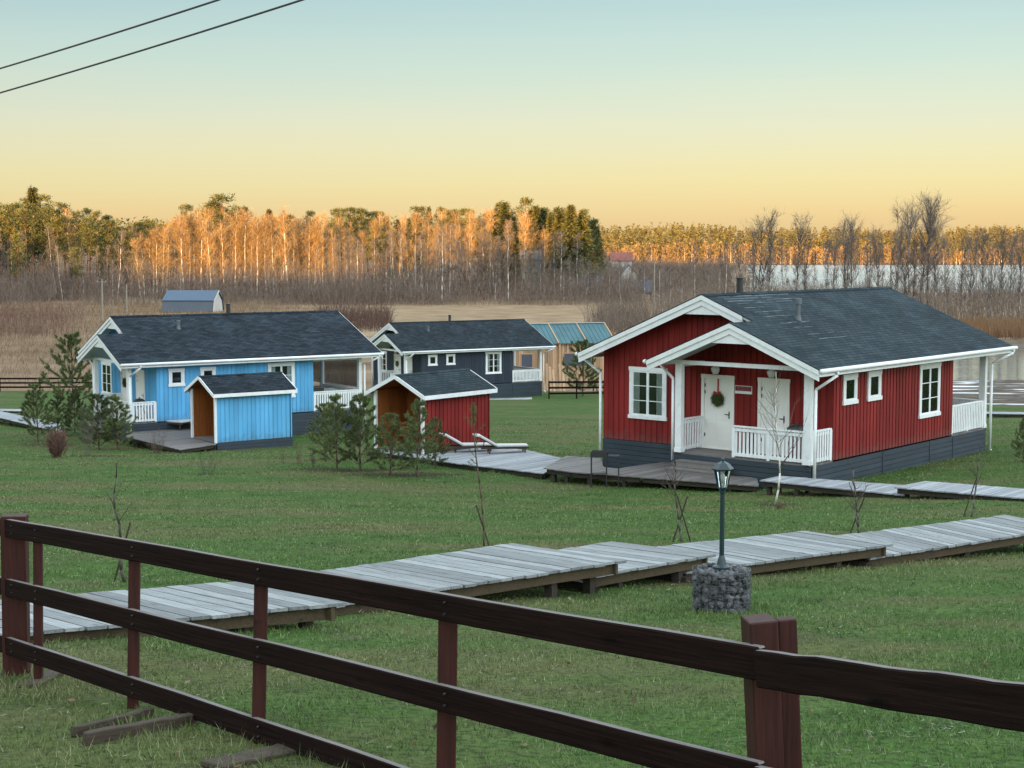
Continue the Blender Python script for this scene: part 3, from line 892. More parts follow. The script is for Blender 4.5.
sm = frame_of(RED)
sgn = thing('door_sign', 'small red sign with white lower band between the cabin doors', 'sign', sm @ Vector((-.02, 2.86, 1.67)), pose_rz(RED))
b = MB(); b.box(-.03, 0, -.28, .28, 0, .23); b.build('sign_board', M['white'], sgn)
b = MB(); b.box(-.034, -.029, -.265, .265, .08, .215); b.build('sign_face', paint('sign_red', (.16, .018, .022), .5, .08), sgn)
b = MB()
yy = .22
for row, zc in ((0, .178), (1, .118)):                      # two rows of worn pale lettering, too small to read
    y = .21 - .03 * row
    while y > -.22:
        wl_ = rng.uniform(.018, .032)
        b.box(-.037, -.0335, y - .006, y, zc - .018, zc + .018)
        if rng.random() < .7:
            zq = zc + rng.choice([.012, -.018, -.004]); b.box(-.0365, -.0335, y - wl_, y - .0065, zq, zq + .006)
        y -= wl_ + .014
b.build('lettering', paint('sign_letters', (.42, .30, .30), .6, .1), sgn)

# ------------------------------------------------------------------ sheds
def shed(name, label, pose, colour, zf, roofm):
    w, l, ze, zr, ov, g, gb = 2.37, 3.51, 2.01, 2.67, .24, .18, .12
    sl = (zr - ze) / (w / 2 + ov)
    zt = lambda v: ze + sl * (min(v, w - v) + ov)
    root = thing(name, label, 'shed', pose[:3], pose_rz(pose), 'open fronted garden sheds')
    wb = MB()
    siding(wb, 'side', .0, l - .102, -.02, lambda u: zt(0) - .05, depth=.05)
    siding(wb, 'far', .0, l - .102, -.02, lambda u: zt(w) - .05, off=w, depth=.05)
    siding(wb, 'back', 0, w, -.02, lambda v: zt(v) - .05, off=l, depth=.05)
    wb.build('wall', M[colour], root)
    ib = MB()                                                    # plywood lining of the open room
    n = 12
    for i in range(n):
        u0 = .06 + (l - .2) * i / n
        ib.box(u0 + .004, u0 + (l - .2) / n - .004, w - .075, w - .052, 0, ze + .05); ib.box(u0 + .004, u0 + (l - .2) / n - .004, .052, .075, 0, ze + .05)
    for i in range(10):
        v0 = .08 + (w - .16) * i / 10; ib.box(1.55, 1.575, v0 + .003, v0 + (w - .16) / 10 - .003, 0, zt(v0 + .1) - .1)
    ib.build('lining', M['plywood'], root)
    fb = MB()
    for i in range(14): fb.box(.02 + .112 * i, .02 + .112 * i + .105, .05, w - .05, -.04, 0)
    fb.build('floor', M['deck_dark'], root)
    pb = MB()
    for (p0, p1, out) in (((.05, 0, 0), (l, 0, 0), (0, -1, 0)), ((.05, w, 0), (l, w, 0), (0, 1, 0)), ((l, 0, 0), (l, w, 0), (1, 0, 0)), ((0, .05, 0), (0, w - .05, 0), (-1, 0, 0))):
        plinth(pb, p0, p1, -.03, -zf, out)
    pb.build('plinth', M['plinth'], root)
    rb = MB(); k = math.sqrt(1 + sl * sl)
    for s, zf_ in ((1, lambda v: ze + sl * (v + ov)), (-1, lambda v: ze + sl * (w - v + ov))):
        poly = [(-g, -ov), (l + gb, -ov), (l + gb, w / 2), (-g, w / 2)] if s > 0 else [(-g, w / 2), (l + gb, w / 2), (l + gb, w + ov), (-g, w + ov)]
        slab(rb, poly, zf_, .06, s)
    rb.add([(-g - .03, w / 2 - .13, zr - .13 * sl + .012), (l + gb + .02, w / 2 - .13, zr - .13 * sl + .012), (l + gb + .02, w / 2, zr + .012), (-g - .03, w / 2, zr + .012),
            (l + gb + .02, w / 2 + .13, zr - .13 * sl + .012), (-g - .03, w / 2 + .13, zr - .13 * sl + .012)], [(0, 1, 2, 3), (3, 2, 4, 5)], 0,
           [[(0, 0), (3, 0), (3, .13), (0, .13)]] * 2)
    rb.build('roof', [M[roofm], M['plywood']], root)
    vb = MB()
    for s, (va, vb2) in ((1, (-ov, w / 2)), (-1, (w / 2, w + ov))):
        f = (lambda v: ze + sl * (v + ov)) if s > 0 else (lambda v: ze + sl * (w - v + ov))
        verge(vb, -g - .03, -g - .002, va, vb2, f, -.008, .14); verge(vb, l + gb + .002, l + gb + .03, va, vb2, f, -.008, .14)
    vb.box(-g, l + gb, -ov - .03, -ov - .002, ze - .145, ze - .004); vb.box(-g, l + gb, w + ov + .002, w + ov + .03, ze - .145, ze - .004)
    vb.build('bargeboard', M['white'], root)
    for v in (0.03, w - .03):
        p = MB(); p.box(-.03, .055, v - .055, v + .055, -.04, ze + .03); p.build('post', M['white'], root)
    return root
RSHED = (-3.085, 52.311, -7.029, .70505)
BSHED = (-12.184, 61.993, -7.892, .945)
shed('red_shed', 'small red open fronted shed with white edged gable beside young pines', RSHED, 'red', .30, 'roof_red')
shed('blue_shed', 'small sky blue open fronted shed in front of the blue cabin', BSHED, 'blue', .62, 'roof_blue')

def shed_chair(pose, u, v, label):
    mx = frame_of(pose)
    r = thing('wooden_chair', label, 'chair', mx @ Vector((u, v, 0)), pose_rz(pose) + .4)
    b = MB(); b.box(-.22, .22, -.22, .22, .40, .44); b.build('seat', M['plywood'], r)
    b = MB()
    for k in range(3): b.box(.19, .22, -.2, .2, .52 + .13 * k, .59 + .13 * k)
    for s in (-.2, .2): b.box(.19, .23, s - .02, s + .02, .44, .92)
    b.build('backrest', M['plywood'], r)
    for sx_ in (-.2, .2):
        for sy in (-.2, .2):
            b = MB(); b.box(sx_ - .02, sx_ + .02, sy - .02, sy + .02, 0, .40); b.build('leg', M['plywood'], r)
shed_chair(BSHED, .75, 1.0, 'wooden chair standing inside the blue shed')
shed_chair(RSHED, .8, 1.75, 'wooden chair standing inside the red shed')

# ------------------------------------------------------------------ decks and boardwalks
def clip(poly, a, b, c):
    """keep a*x + b*y <= c"""
    out = []
    for i in range(len(poly)):
        p, q = poly[i], poly[(i + 1) % len(poly)]
        dp, dq = a * p[0] + b * p[1] - c, a * q[0] + b * q[1] - c
        if dp <= 0: out.append(p)
        if dp * dq < 0:
            t = dp / (dp - dq); out.append((p[0] + (q[0] - p[0]) * t, p[1] + (q[1] - p[1]) * t))
    return out

def deck(name, label, pts, pdir, mat='deck', plank=.135, gap=.016, fascia=.13, inset=.09, group=None, legs=1.6, cat='boardwalk', wob=.004, leg_mat='leg', fmat='beam'):
    pts = [Vector(p) for p in pts]
    ang = math.atan2(pdir[1], pdir[0])
    o = pts[0]
    ca, sa = math.cos(-ang), math.sin(-ang)
    loc = [((p.x - o.x) * ca - (p.y - o.y) * sa, (p.x - o.x) * sa + (p.y - o.y) * ca) for p in pts]
    A = np.array([[1, x, y] for x, y in loc]); zc = np.linalg.lstsq(A, np.array([p.z - o.z for p in pts]), rcond=None)[0]
    zf = lambda x, y: zc[0] + zc[1] * x + zc[2] * y
    area = sum(loc[i][0] * loc[(i + 1) % len(loc)][1] - loc[(i + 1) % len(loc)][0] * loc[i][1] for i in range(len(loc)))
    if area < 0: loc = loc[::-1]
    root = thing(name, label, cat, o, ang, group)
    r = random.Random(int(abs(o.x * 100 + o.y * 37)) + len(pts))
    y0, y1 = min(p[1] for p in loc), max(p[1] for p in loc)
    n = max(1, int(round((y1 - y0) / (plank + gap)))); st = (y1 - y0) / n
    mb = MB()
    for i in range(n):
        a0, a1 = y0 + i * st + gap / 2, y0 + (i + 1) * st - gap / 2
        pl = clip(clip(loc, 0, 1, a1), 0, -1, -a0)
        if len(pl) < 3: continue
        cx = sum(p[0] for p in pl) / len(pl); ov = r.uniform(0, .03); dz = r.uniform(-wob, wob); tw = r.uniform(-wob, wob) * .6
        pl = [(x + (ov if x > cx else -ov), y) for x, y in pl]
        top = [(x, y, zf(x, y) + dz + tw * (x - cx)) for x, y in pl]
        mb.hexa([(x, y, z - .03) for x, y, z in top], top)
    mb.build('deck_boards', M[mat], root)
    fb = MB()
    cx = sum(p[0] for p in loc) / len(loc); cy = sum(p[1] for p in loc) / len(loc)
    m_ = len(loc)
    for i in range(m_):
        p, q = loc[i], loc[(i + 1) % m_]
        ln = math.hypot(q[0] - p[0], q[1] - p[1])
        if ln < .1: continue
        nx, ny = -(q[1] - p[1]) / ln, (q[0] - p[0]) / ln                    # inwards for a ccw outline
        ix, iy = nx * inset, ny * inset; tx, ty = (q[0] - p[0]) / ln * .06, (q[1] - p[1]) / ln * .06
        fb.beam((p[0] + ix + tx, p[1] + iy + ty, zf(*p) - .034 - fascia / 2), (q[0] + ix - tx, q[1] + iy - ty, zf(*q) - .034 - fascia / 2), .045, fascia)
    fb.build('frame', M[fmat], root)
    if legs:
        for i in range(m_):
            p, q = loc[i], loc[(i + 1) % m_]
            ln = math.hypot(q[0] - p[0], q[1] - p[1])
            if ln < .8: continue
            nx, ny = -(q[1] - p[1]) / ln, (q[0] - p[0]) / ln
            k = max(1, int(ln / legs))
            for j in range(k + 1):
                t = (j + .5) / (k + 1)
                x, y = p[0] + (q[0] - p[0]) * t + nx * .15, p[1] + (q[1] - p[1]) * t + ny * .15
                wx, wy = o.x + x * math.cos(ang) - y * math.sin(ang), o.y + x * math.sin(ang) + y * math.cos(ang)
                zg = tz(wx, wy) - o.z - .12
                if zf(x, y) - .04 - zg < .05: continue
                b = MB(); b.box(x - .05, x + .05, y - .05, y + .05, zg, zf(x, y) - .033); b.build('leg', M[leg_mat], root)
    return root

def quad(*q): return [at_z(x, y, z) for x, y, z in q]
def ddir(a, b): return (b.x - a.x, b.y - a.y)
NEAR = [('left end section of the near boardwalk, passing behind the fence', -3.15, [(-70, 641), (345, 602.5), (240, 581), (-70, 606)]),
        ('near boardwalk section that ends in a step left of the lamp post', -3.42, [(330, 605), (626, 559.7), (513.8, 542.8), (262, 580)]),
        ('short near boardwalk section dropping in behind the gabion lamp', -3.66, [(594.6, 575), (714.8, 553.8), (614, 541.3), (500, 559)]),
        ('long near boardwalk section just right of the lamp post', -3.85, [(685, 571.5), (893, 544), (805, 530.8), (595, 553)]),
        ('near boardwalk section farthest to the right, running out of view', -4.02, [(869.5, 557.5), (1068, 527), (1006.7, 515), (775, 543.5)])]
for lab, z, q in NEAR:
    p = quad(*[(x, y, z) for x, y in q])
    deck('boardwalk_section', lab, p, ddir(p[2], p[1]), 'deck', fascia=.125, group='stepped sections of the near boardwalk', legs=1.9)
JOINTS = [(594, 588, 520, 572, -3.78), (688, 581, 610, 568, -3.95), (868, 566, 800, 556, -4.14)]
for xa, ya, xb, yb, z in JOINTS:
    p0, p1 = at_z(xa, ya, z), at_z(xb, yb, z)
    mb = MB(); mb.beam(p0 - Vector((.0, .0, 0)), p1, .09, .09); mb.beam(p0 - Vector((0, 0, .3)), p0 + Vector((0, 0, .02)), .08, .08)
    o = mb.build('bearer', M['leg'], None)
    tag(o, {594: 'dark low bearer under the boardwalk step left of the lamp', 688: 'dark low bearer under the boardwalk step hidden behind the gabion lamp', 868: 'dark low bearer under the boardwalk step right of the lamp'}[xa], 'bearer', 'bearers under the boardwalk steps')
UD = (math.sin(.70505), math.cos(.70505))
p = quad((894, 487, -5.75), (1130, 507, -5.75), (1130, 497, -5.75), (924.6, 481, -5.75))
deck('boardwalk_section', 'frosty raised boardwalk section right of the red cabin at the lawn edge', p, UD, 'deck_pale', group='boardwalk past the red cabin', legs=2.2, fmat='leg')
p = quad((760, 480, -5.95), (905, 495, -5.95), (905, 485.2, -5.95), (779, 475.8, -5.95))
deck('boardwalk_section', 'pale boardwalk section along the red cabin porch behind the birch sapling', p, UD, 'deck_pale', group='boardwalk past the red cabin', legs=2.2, fmat='leg')
p = quad((544, 468, -6.36), (570, 471.5, -6.34), (640, 477, -6.32), (758.6, 486, -6.28), (757, 478.5, -6.28), (735, 474, -6.3), (671, 460.5, -6.33), (618, 468.3, -6.33), (603.5, 466.8, -6.34), (600, 458.2, -6.36), (566, 455.8, -6.37))
deck('porch_deck', 'wide grey deck at the foot of the red cabin porch steps', p, UD, 'deck_dark', group='boardwalk past the red cabin', legs=2.2, cat='deck', fmat='leg')
p = quad((440, 463.3, -6.92), (544, 472.7, -6.60), (567, 456.8, -6.64), (527, 451, -6.88), (492, 447, -6.98), (421, 456.5, -7.02), (378, 447, -7.02), (370, 449, -7.02))
deck('sun_deck', 'pale low deck with sun loungers beside the red shed', p, UD, 'deck_pale', group='boardwalk past the red cabin', legs=2.2, cat='deck', fmat='leg')
BD = (math.sin(.945), math.cos(.945))
p = quad((126, 436.5, -7.9), (180.3, 449.7, -7.93), (216, 444, -7.93), (191, 437.5, -7.93), (200, 428, -7.92), (150, 421, -7.9), (128, 427, -7.9))
deck('garden_deck', 'grey deck between the blue cabin porch and the blue shed', p, BD, 'deck_dark', legs=2.5, cat='deck', fmat='leg')
p = quad((-60, 399, -8.75), (0, 411.5, -8.65), (62, 424, -8.5), (62, 432, -8.5), (0, 418, -8.65), (-60, 405, -8.75))
deck('boardwalk_section', 'white frosted boardwalk leading in from the left edge to the blue cabin', p, (p[0].y - p[2].y, p[2].x - p[0].x), 'deck_pale', legs=3, fmat='leg')
p = quad((-60, 409.6, -9.1), (24, 411, -9.1), (24, 409.2, -9.1), (-60, 407.6, -9.1))
deck('boardwalk_section', 'thin far boardwalk strip behind the pines left of the blue cabin', p, (0, 1), 'deck_pale', legs=3, fmat='leg', fascia=.1)
p = quad((486, 400.6, -10.55), (532, 399.2, -10.55), (532, 397.4, -10.55), (486, 398.8, -10.55))
deck('boardwalk_section', 'thin pale boardwalk strip at the foot of the slate blue cabin', p, (.3, 1), 'deck_pale', legs=3, fmat='leg')
p = quad((528, 402.6, -10.5), (660, 404, -10.5), (660, 402.4, -10.5), (528, 401, -10.5))
deck('boardwalk_section', 'thin pale boardwalk strip between the slate blue and the red cabin', p, (.1, 1), 'deck_pale', legs=3, fmat='leg')
p = quad((986, 413.4, -9.1), (1110, 415.5, -9.1), (1110, 413.2, -9.1), (986, 411.6, -9.1))
deck('boardwalk_section', 'thin boardwalk strip at the stony shore behind the red cabin', p, (-.2, 1), 'deck_pale', legs=3, fmat='leg')

# ------------------------------------------------------------------ loungers, grill, terrace things
def lounger(loc, rz, label):
    r = thing('sun_lounger', label, 'lounger', loc, rz, 'sun loungers with white cushions')
    b = MB(); b.box(-.95, .95, -.31, -.27, .24, .31); b.box(-.95, .95, .27, .31, .24, .31)
    for k in range(12): b.box(-.25 + .1 * k, -.19 + .1 * k, -.27, .27, .27, .29)
    b.beam((-.30, -.25, .30), (-.92, -.25, .66), .04, .05); b.beam((-.30, .25, .30), (-.92, .25, .66), .04, .05); b.beam((-.8, .2, .28), (-.75, .2, .55), .03, .03)
    b.build('frame', M['old_wood'], r)
    b = MB(); b.hexa([(-.33, -.29, .315), (.93, -.29, .315), (.93, .29, .315), (-.33, .29, .315)], [(-.30, -.29, .39), (.93, -.29, .38), (.93, .29, .38), (-.30, .29, .39)]); b.build('cushion', M['cushion'], r, bevel=.02)
    b = MB(); b.beam((-.32, 0, .365), (-.95, 0, .735), .58, .075); b.beam((-.93, 0, .75), (-1.22, 0, .775), .56, .07)
    b.build('back_cushion', M['cushion'], r, bevel=.02)
    for x in (-.6, .8):
        for y in (-.27, .27):
            b = MB(); b.box(x - .025, x + .025, y - .025, y + .025, 0, .25); b.build('leg', M['old_wood'], r)
    return r
lounger(at_z(504, 454.0, -6.90), R(8), 'white cushioned sun lounger on the pale deck, nearer the lawn and the red cabin').scale = (.86, .86, .86)
lounger(at_z(470, 453.0, -6.97), R(8), 'white cushioned sun lounger on the pale deck, closer to the red shed wall').scale = (.86, .86, .86)
lounger(at_z(170, 428.5, -7.9), R(-28), 'white cushioned sun lounger lying nearest the blue cabin porch')
lounger(at_z(186, 428, -7.9), R(-28), 'white cushioned sun lounger lying nearest the open blue shed')

g = ground(604, 487)
t = thing('charcoal_grill', 'black charcoal grill on thin legs standing on the lawn before the porch deck', 'grill', g, R(-6))
b = MB()
b.box(-.36, .10, -.16, .16, .86, .875)
for y in (-.17, .15): b.box(-.36, .10, y, y + .02, .86, 1.02)
for x in (-.38, .08): b.box(x, x + .02, -.17, .17, .86, 1.02)
b.build('fire_box', M['dark_metal'], t)
b = MB()
for x in (.10, .42): b.tube((x, -.15, .9), (x, .15, .9), .012)
for y in np.linspace(-.15, .15, 5): b.tube((.10, float(y), .9), (.42, float(y), .9), .009)
b.build('side_rack', M['dark_metal'], t)
b = MB(); b.box(-.34, .06, -.14, .14, .40, .415); b.build('shelf', M['dark_metal'], t)
for x in (-.36, .07, .41):
    for y in (-.15, .15):
        b = MB(); b.tube((x, y, -.05), (x, y, .9), .014); b.build('leg', M['dark_metal'], t)

def porch_box(pose, u, v, label):
    mx = frame_of(pose)
    r = thing('porch_grill', label, 'grill', mx @ Vector((u, v, 0)), pose_rz(pose), 'covered grills on cabin porches')
    b = MB(); b.lathe([(.10, .62), (.24, .70), (.27, .82)], 16); b.build('bowl', M['dark_metal'], r, smooth=True)
    b = MB(); b.lathe([(.275, .825), (.26, .90), (.16, .99), (.03, 1.01)], 16); b.lathe([(.03, 1.0), (.035, 1.05), (.01, 1.06)], 8); b.build('lid', M['dark_metal'], r, smooth=True)
    for a in (0, 2.09, 4.19):
        b = MB(); b.tube((.16 * math.cos(a), .16 * math.sin(a), .68), (.30 * math.cos(a), .30 * math.sin(a), 0), .015); b.build('leg', M['dark_metal'], r)
porch_box(RED, -.7, .75, 'black kettle grill standing behind the red cabin porch railing')
porch_box(BLUE, -.6, .55, 'black kettle grill standing behind the blue cabin porch railing')

mx = frame_of(BLUE)
t = thing('terrace_cabinet', 'dark cabinet with tray on the blue cabin terrace by the wall', 'cabinet', mx @ Vector((L + .5, .9, 0)), pose_rz(BLUE))
b = MB(); b.box(-.3, .35, -.35, .35, .06, 1.02); b.build('body', M['dark_metal'], t, bevel=.01)
b = MB(); b.box(-.36, .42, -.4, .4, 1.025, 1.06); b.box(.42, 1.1, -.25, .25, .98, 1.01); b.build('top', M['stone'], t)
for yy in (-.17, .18):
    b = MB(); b.box(-.312, -.302, yy - .15, yy + .15, .15, .95); b.build('door', M['dark_metal'], t)
t = thing('vinyl_screen', 'dark clear vinyl wind screens framed in white behind the blue cabin terrace', 'screen', mx @ Vector((0, 0, 0)), pose_rz(BLUE))
b = MB()
for (v0, v1) in ((.35, W / 2 - .15), (W / 2 + .15, W - .2)):
    b.box(T - .015, T - .010, v0 + .05, v1 - .05, .98, 2.36)
for (u0, u1) in ((L + .25, T - .25),): b.box(u0, u1, W - .05, W - .045, .98, 2.30)
b.build('sheet', M['vinyl'], t)
b = MB()
for (v0, v1) in ((.35, W / 2 - .15), (W / 2 + .15, W - .2)):
    for a, c, e, f_ in ((v0, v1, .92, .98), (v0, v1, 2.36, 2.44), (v0, v0 + .06, .98, 2.36), (v1 - .06, v1, .98, 2.36)): b.box(T - .03, T, a, c, e, f_)
b.box(L + .2, T - .2, W - .06, W - .03, .90, .98); b.box(L + .2, T - .2, W - .06, W - .03, 2.30, 2.36)
b.build('edging', M['white'], t)

# ------------------------------------------------------------------ near fence
fence = thing('rail_fence', 'dark brown three rail timber fence crossing the foreground', 'fence', (0, 0, 0))
def oriented(name, p0, p1, h, th, mats, parent, out=0.0, topmat=True, bevel=.006, ends=0.0):
    """board whose top edge runs p0-p1; local x lies along it"""
    p0, p1 = Vector(p0), Vector(p1)
    d = p1 - p0; ln = d.length; d.normalize()
    side = Vector((-d.y, d.x, 0)).normalized(); up = d.cross(side); 
    if up.z < 0: up = -up; side = -side
    n = 14
    r = random.Random(int(p0.x * 91 + p0.z * 53))
    vs, fs, mi = [], [], []
    for i in range(n + 1):
        x = ln * i / n; j = r.uniform(-.004, .004); k = r.uniform(-.003, .003)
        vs += [(x, -th / 2 + k, -h + j * .7), (x, th / 2 + k, -h + j * .7), (x, th / 2 + k, j), (x, -th / 2 + k, j)]
    for i in range(n):
        a = i * 4
        for q in range(4):
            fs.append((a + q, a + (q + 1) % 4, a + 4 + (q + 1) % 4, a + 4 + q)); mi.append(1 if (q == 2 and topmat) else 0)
    fs += [(0, 3, 2, 1), (n * 4, n * 4 + 1, n * 4 + 2, n * 4 + 3)]; mi += [0, 0]
    mb = MB(); mb.v, mb.f, mb.m = vs, [list(f) for f in fs], mi
    o = mb.build(name, mats, parent)
    if bevel:
        bm = o.modifiers.new('edge', 'BEVEL'); bm.width = bevel; bm.segments = 1; bm.limit_method = 'ANGLE'; bm.angle_limit = R(60)
    o.matrix_local = Matrix.Translation(p0 + side * out) @ Matrix((d, side, up)).transposed().to_4x4()
    return o
DA, DB = 10.9, 5.3
for (ya, yb) in ((512.6, 647.5), (568.7, 762), (623.5, 884)):
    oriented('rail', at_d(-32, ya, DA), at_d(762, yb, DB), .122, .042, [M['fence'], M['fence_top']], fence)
for dz in (0, .425, .85):
    a, c = at_d(758, 649, 5.27), at_d(1130, 698, 3.80)
    a.z -= dz; c.z -= dz
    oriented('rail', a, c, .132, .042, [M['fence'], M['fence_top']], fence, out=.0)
def drail(px): return 1 / (1 / DA + (px + 32) / 794 * (1 / DB - 1 / DA))
def post(px0, px1, ytop, pxb, ybot, d, depth, off=.07, name='post', mat='fence_post'):
    cx = (px0 + px1) / 2; w = (px1 - px0) / F_PX * d
    top = at_d(cx, ytop, d + off); bot = at_d(pxb, ybot, d + off)
    zg = tz(bot.x, bot.y) - .1
    t = (zg - top.z) / (bot.z - top.z); bot = top + (bot - top) * t
    mb = MB(); mb.beam(bot, top, depth, w, up=(1, .12, 0))
    return mb.build(name, [M[mat]], fence, bevel=.006)
post(2, 27, 515, 17, 685, drail(14), .12, off=.14)
post(33.5, 42.5, 527, 38.5, 696, drail(38), .05, off=.10)
post(129, 140.5, 545, 133, 722, drail(135), .05, off=.10)
post(254.5, 268.5, 566, 258, 768, drail(261), .06, off=.105)
post(438.5, 458, 600, 446, 768, drail(448), .06, off=.11)
post(744, 774, 618, 766, 768, 5.33, .13, off=.085)
post(775, 795.5, 618, 791, 768, 5.38, .055, off=.10)

for pxs in (14, 38, 135, 261, 448):
    for (ya, yb) in ((512.6, 647.5), (568.7, 762), (623.5, 884)):
        d_ = drail(pxs); c = at_d(pxs, ya + (yb - ya) * (pxs + 32) / 794, d_)
        for dz in (-.035, -.088):
            p = Vector((c.x, c.y, c.z + dz)); nrm = Vector((-.77, -.64, 0))
            mb = MB(); mb.tube(p + nrm * .015, p + nrm * .027, .0065, .005, 7); mb.build('bolt', M['dark_metal'], fence)

# weathered boards lying in the grass by the fence
def lying(pxa, ya, pxb, yb, w, h, label, dz=.0, rz=0):
    a, c = ground(pxa, ya), ground(pxb, yb)
    a.z += h + dz; c.z += h + dz
    o = oriented('timber_board', a, c, h, w, [M['old_wood']], None, topmat=False)
    return tag(o, label, 'board', 'old boards lying by the fence')
lying(74, 738, 152, 719, 0.05, .06, 'rotting board on edge in the grass, behind the other one by the fence')
lying(86, 748, 196, 726, .06, .07, 'split weathered board in the grass below the third fence post')
lying(212, 772, 300, 752, .16, .03, 'flat weathered board at the bottom edge under the fence')
lying(28, 688, 62, 672, .14, .025, 'loose grey board lying behind the thin left fence post')

# ------------------------------------------------------------------ lamp on a gabion
gp = ground(721, 612)
lt = thing('garden_lamp', 'dark green garden lantern on a slim pole', 'lamp', (gp.x, gp.y, gp.z + .43), 0)
gb = thing('gabion', 'round wire basket filled with grey stones under the lantern', 'gabion', (gp.x, gp.y, gp.z), 0)
mb = MB()
def rock(mb, c, r, seed):
    q = random.Random(seed)
    vs = []
    phi = (1 + 5 ** .5) / 2
    ico = [(-1, phi, 0), (1, phi, 0), (-1, -phi, 0), (1, -phi, 0), (0, -1, phi), (0, 1, phi), (0, -1, -phi), (0, 1, -phi), (phi, 0, -1), (phi, 0, 1), (-phi, 0, -1), (-phi, 0, 1)]
    fi = [(0, 11, 5), (0, 5, 1), (0, 1, 7), (0, 7, 10), (0, 10, 11), (1, 5, 9), (5, 11, 4), (11, 10, 2), (10, 7, 6), (7, 1, 8), (3, 9, 4), (3, 4, 2), (3, 2, 6), (3, 6, 8), (3, 8, 9), (4, 9, 5), (2, 4, 11), (6, 2, 10), (8, 6, 7), (9, 8, 1)]
    sx_, sy, sz = q.uniform(.7, 1.3), q.uniform(.7, 1.3), q.uniform(.55, 1.0)
    rot = Matrix.Rotation(q.uniform(0, 6.28), 3, Vector((q.gauss(0, 1), q.gauss(0, 1), q.gauss(0, 1) + .01)).normalized())
    for v in ico:
        p = Vector(v).normalized() * r * q.uniform(.8, 1.15)
        vs.append(Vector(c) + rot @ Vector((p.x * sx_, p.y * sy, p.z * sz)))
    mb.add(vs, fi)
k = 0
for i in range(430):
    a = rng.uniform(0, 6.283); z = rng.uniform(.02, .41); rr = .245 + rng.uniform(-.03, .012)
    rock(mb, (rr * math.cos(a), rr * math.sin(a), z), rng.uniform(.022, .044), i)
for i in range(90):
    a = rng.uniform(0, 6.283); rr = .25 * math.sqrt(rng.random()); rock(mb, (rr * math.cos(a), rr * math.sin(a), .41), rng.uniform(.02, .04), 900 + i)
mb.lathe([(.215, -.05), (.215, .40)], 16)
tagst = mb.build('stones', M['stone'], gb)
wmb = MB()
for k in range(8):
    z = .02 + .058 * k
    pts = [Vector((.285 * math.cos(a), .285 * math.sin(a), z)) for a in np.linspace(0, 2 * math.pi, 25)]
    wmb.path(pts, .0022, 4)
for a in np.linspace(0, 2 * math.pi, 31)[:-1]:
    wmb.tube((.285 * math.cos(a), .285 * math.sin(a), 0), (.285 * math.cos(a), .285 * math.sin(a), .43), .0022, n=4)
wmb.build('wire_mesh', paint('zinc_wire', (.09, .095, .10), .4, .1), gb)
mb = MB(); mb.lathe([(.085, 0), (.085, .02), (.05, .04), (.034, .10), (.024, .13), (.022, .74), (.03, .745), (.03, .765), (.022, .77)], 16)
mb.build('pole', M['lamp_green'], lt, smooth=False)
mb = MB(); mb.lathe([(.022, .77), (.045, .785), (.045, .795)], 6)
for i in range(6):
    a = i * math.pi / 3; mb.tube((.045 * math.cos(a), .045 * math.sin(a), .79), (.082 * math.cos(a), .082 * math.sin(a), .975), .006, n=5)
mb.build('lantern_frame', M['lamp_green'], lt)
mb = MB(); mb.lathe([(.105, .972), (.11, .985), (.06, 1.035), (.03, 1.05), (.012, 1.06), (.018, 1.075), (.006, 1.095)], 6); mb.build('lantern_roof', M['lamp_green'], lt)
mb = MB(); mb.lathe([(.041, .795), (.078, .972)], 6); mb.build('lantern_glass', M['glass'], lt)
mb = MB(); mb.lathe([(.012, .795), (.012, .84)], 8); mb.lathe([(.016, .84), (.03, .88), (.022, .92), (.004, .94)], 10); mb.build('bulb', M['white_door'], lt, smooth=True)

# ------------------------------------------------------------------ power lines overhead
for (a, c, lab) in ((((-260, 137), 31, (560, -116), 13), None, 'upper thin black power line crossing the sky corner'), (((-260, 160), 31, (640, -112), 13), None, 'lower thin black power line crossing the sky corner')):
    (p0, d0, p1, d1) = a
    A, B = at_d(*p0, d0), at_d(*p1, d1)
    pts = [A.lerp(B, i / 24) - Vector((0, 0, .16 * 4 * (i / 24) * (1 - i / 24))) for i in range(25)]
    mb = MB(); mb.path(pts, .0125, 6)
    tag(mb.build('power_line', M['dark_metal'], None), lab, 'power line', 'power lines in the sky')

# ------------------------------------------------------------------ vegetation builders
def tris(P, D, w, ax=None):
    """one tapering triangle per blade: base P, vector D (with its length), base width w"""
    P = np.asarray(P, float); D = np.asarray(D, float)
    n = len(P)
    if ax is None: ax = nrs.normal(size=(n, 3))
    s = np.cross(D, ax); s /= np.maximum(np.linalg.norm(s, axis=1, keepdims=True), 1e-6)
    w = np.broadcast_to(np.asarray(w, float), (n,))[:, None]
    V = np.stack([P - s * w / 2, P + s * w / 2, P + D], 1).reshape(-1, 3)
    return V, np.arange(3 * n).reshape(-1, 3)

def join(parts):
    vs, fs, b = [], [], 0
    for v, f in parts:
        vs.append(v); fs.append(f + b); b += len(v)
    return np.concatenate(vs), np.concatenate(fs)

def unit(v): return v / np.maximum(np.linalg.norm(v, axis=-1, keepdims=True), 1e-9)

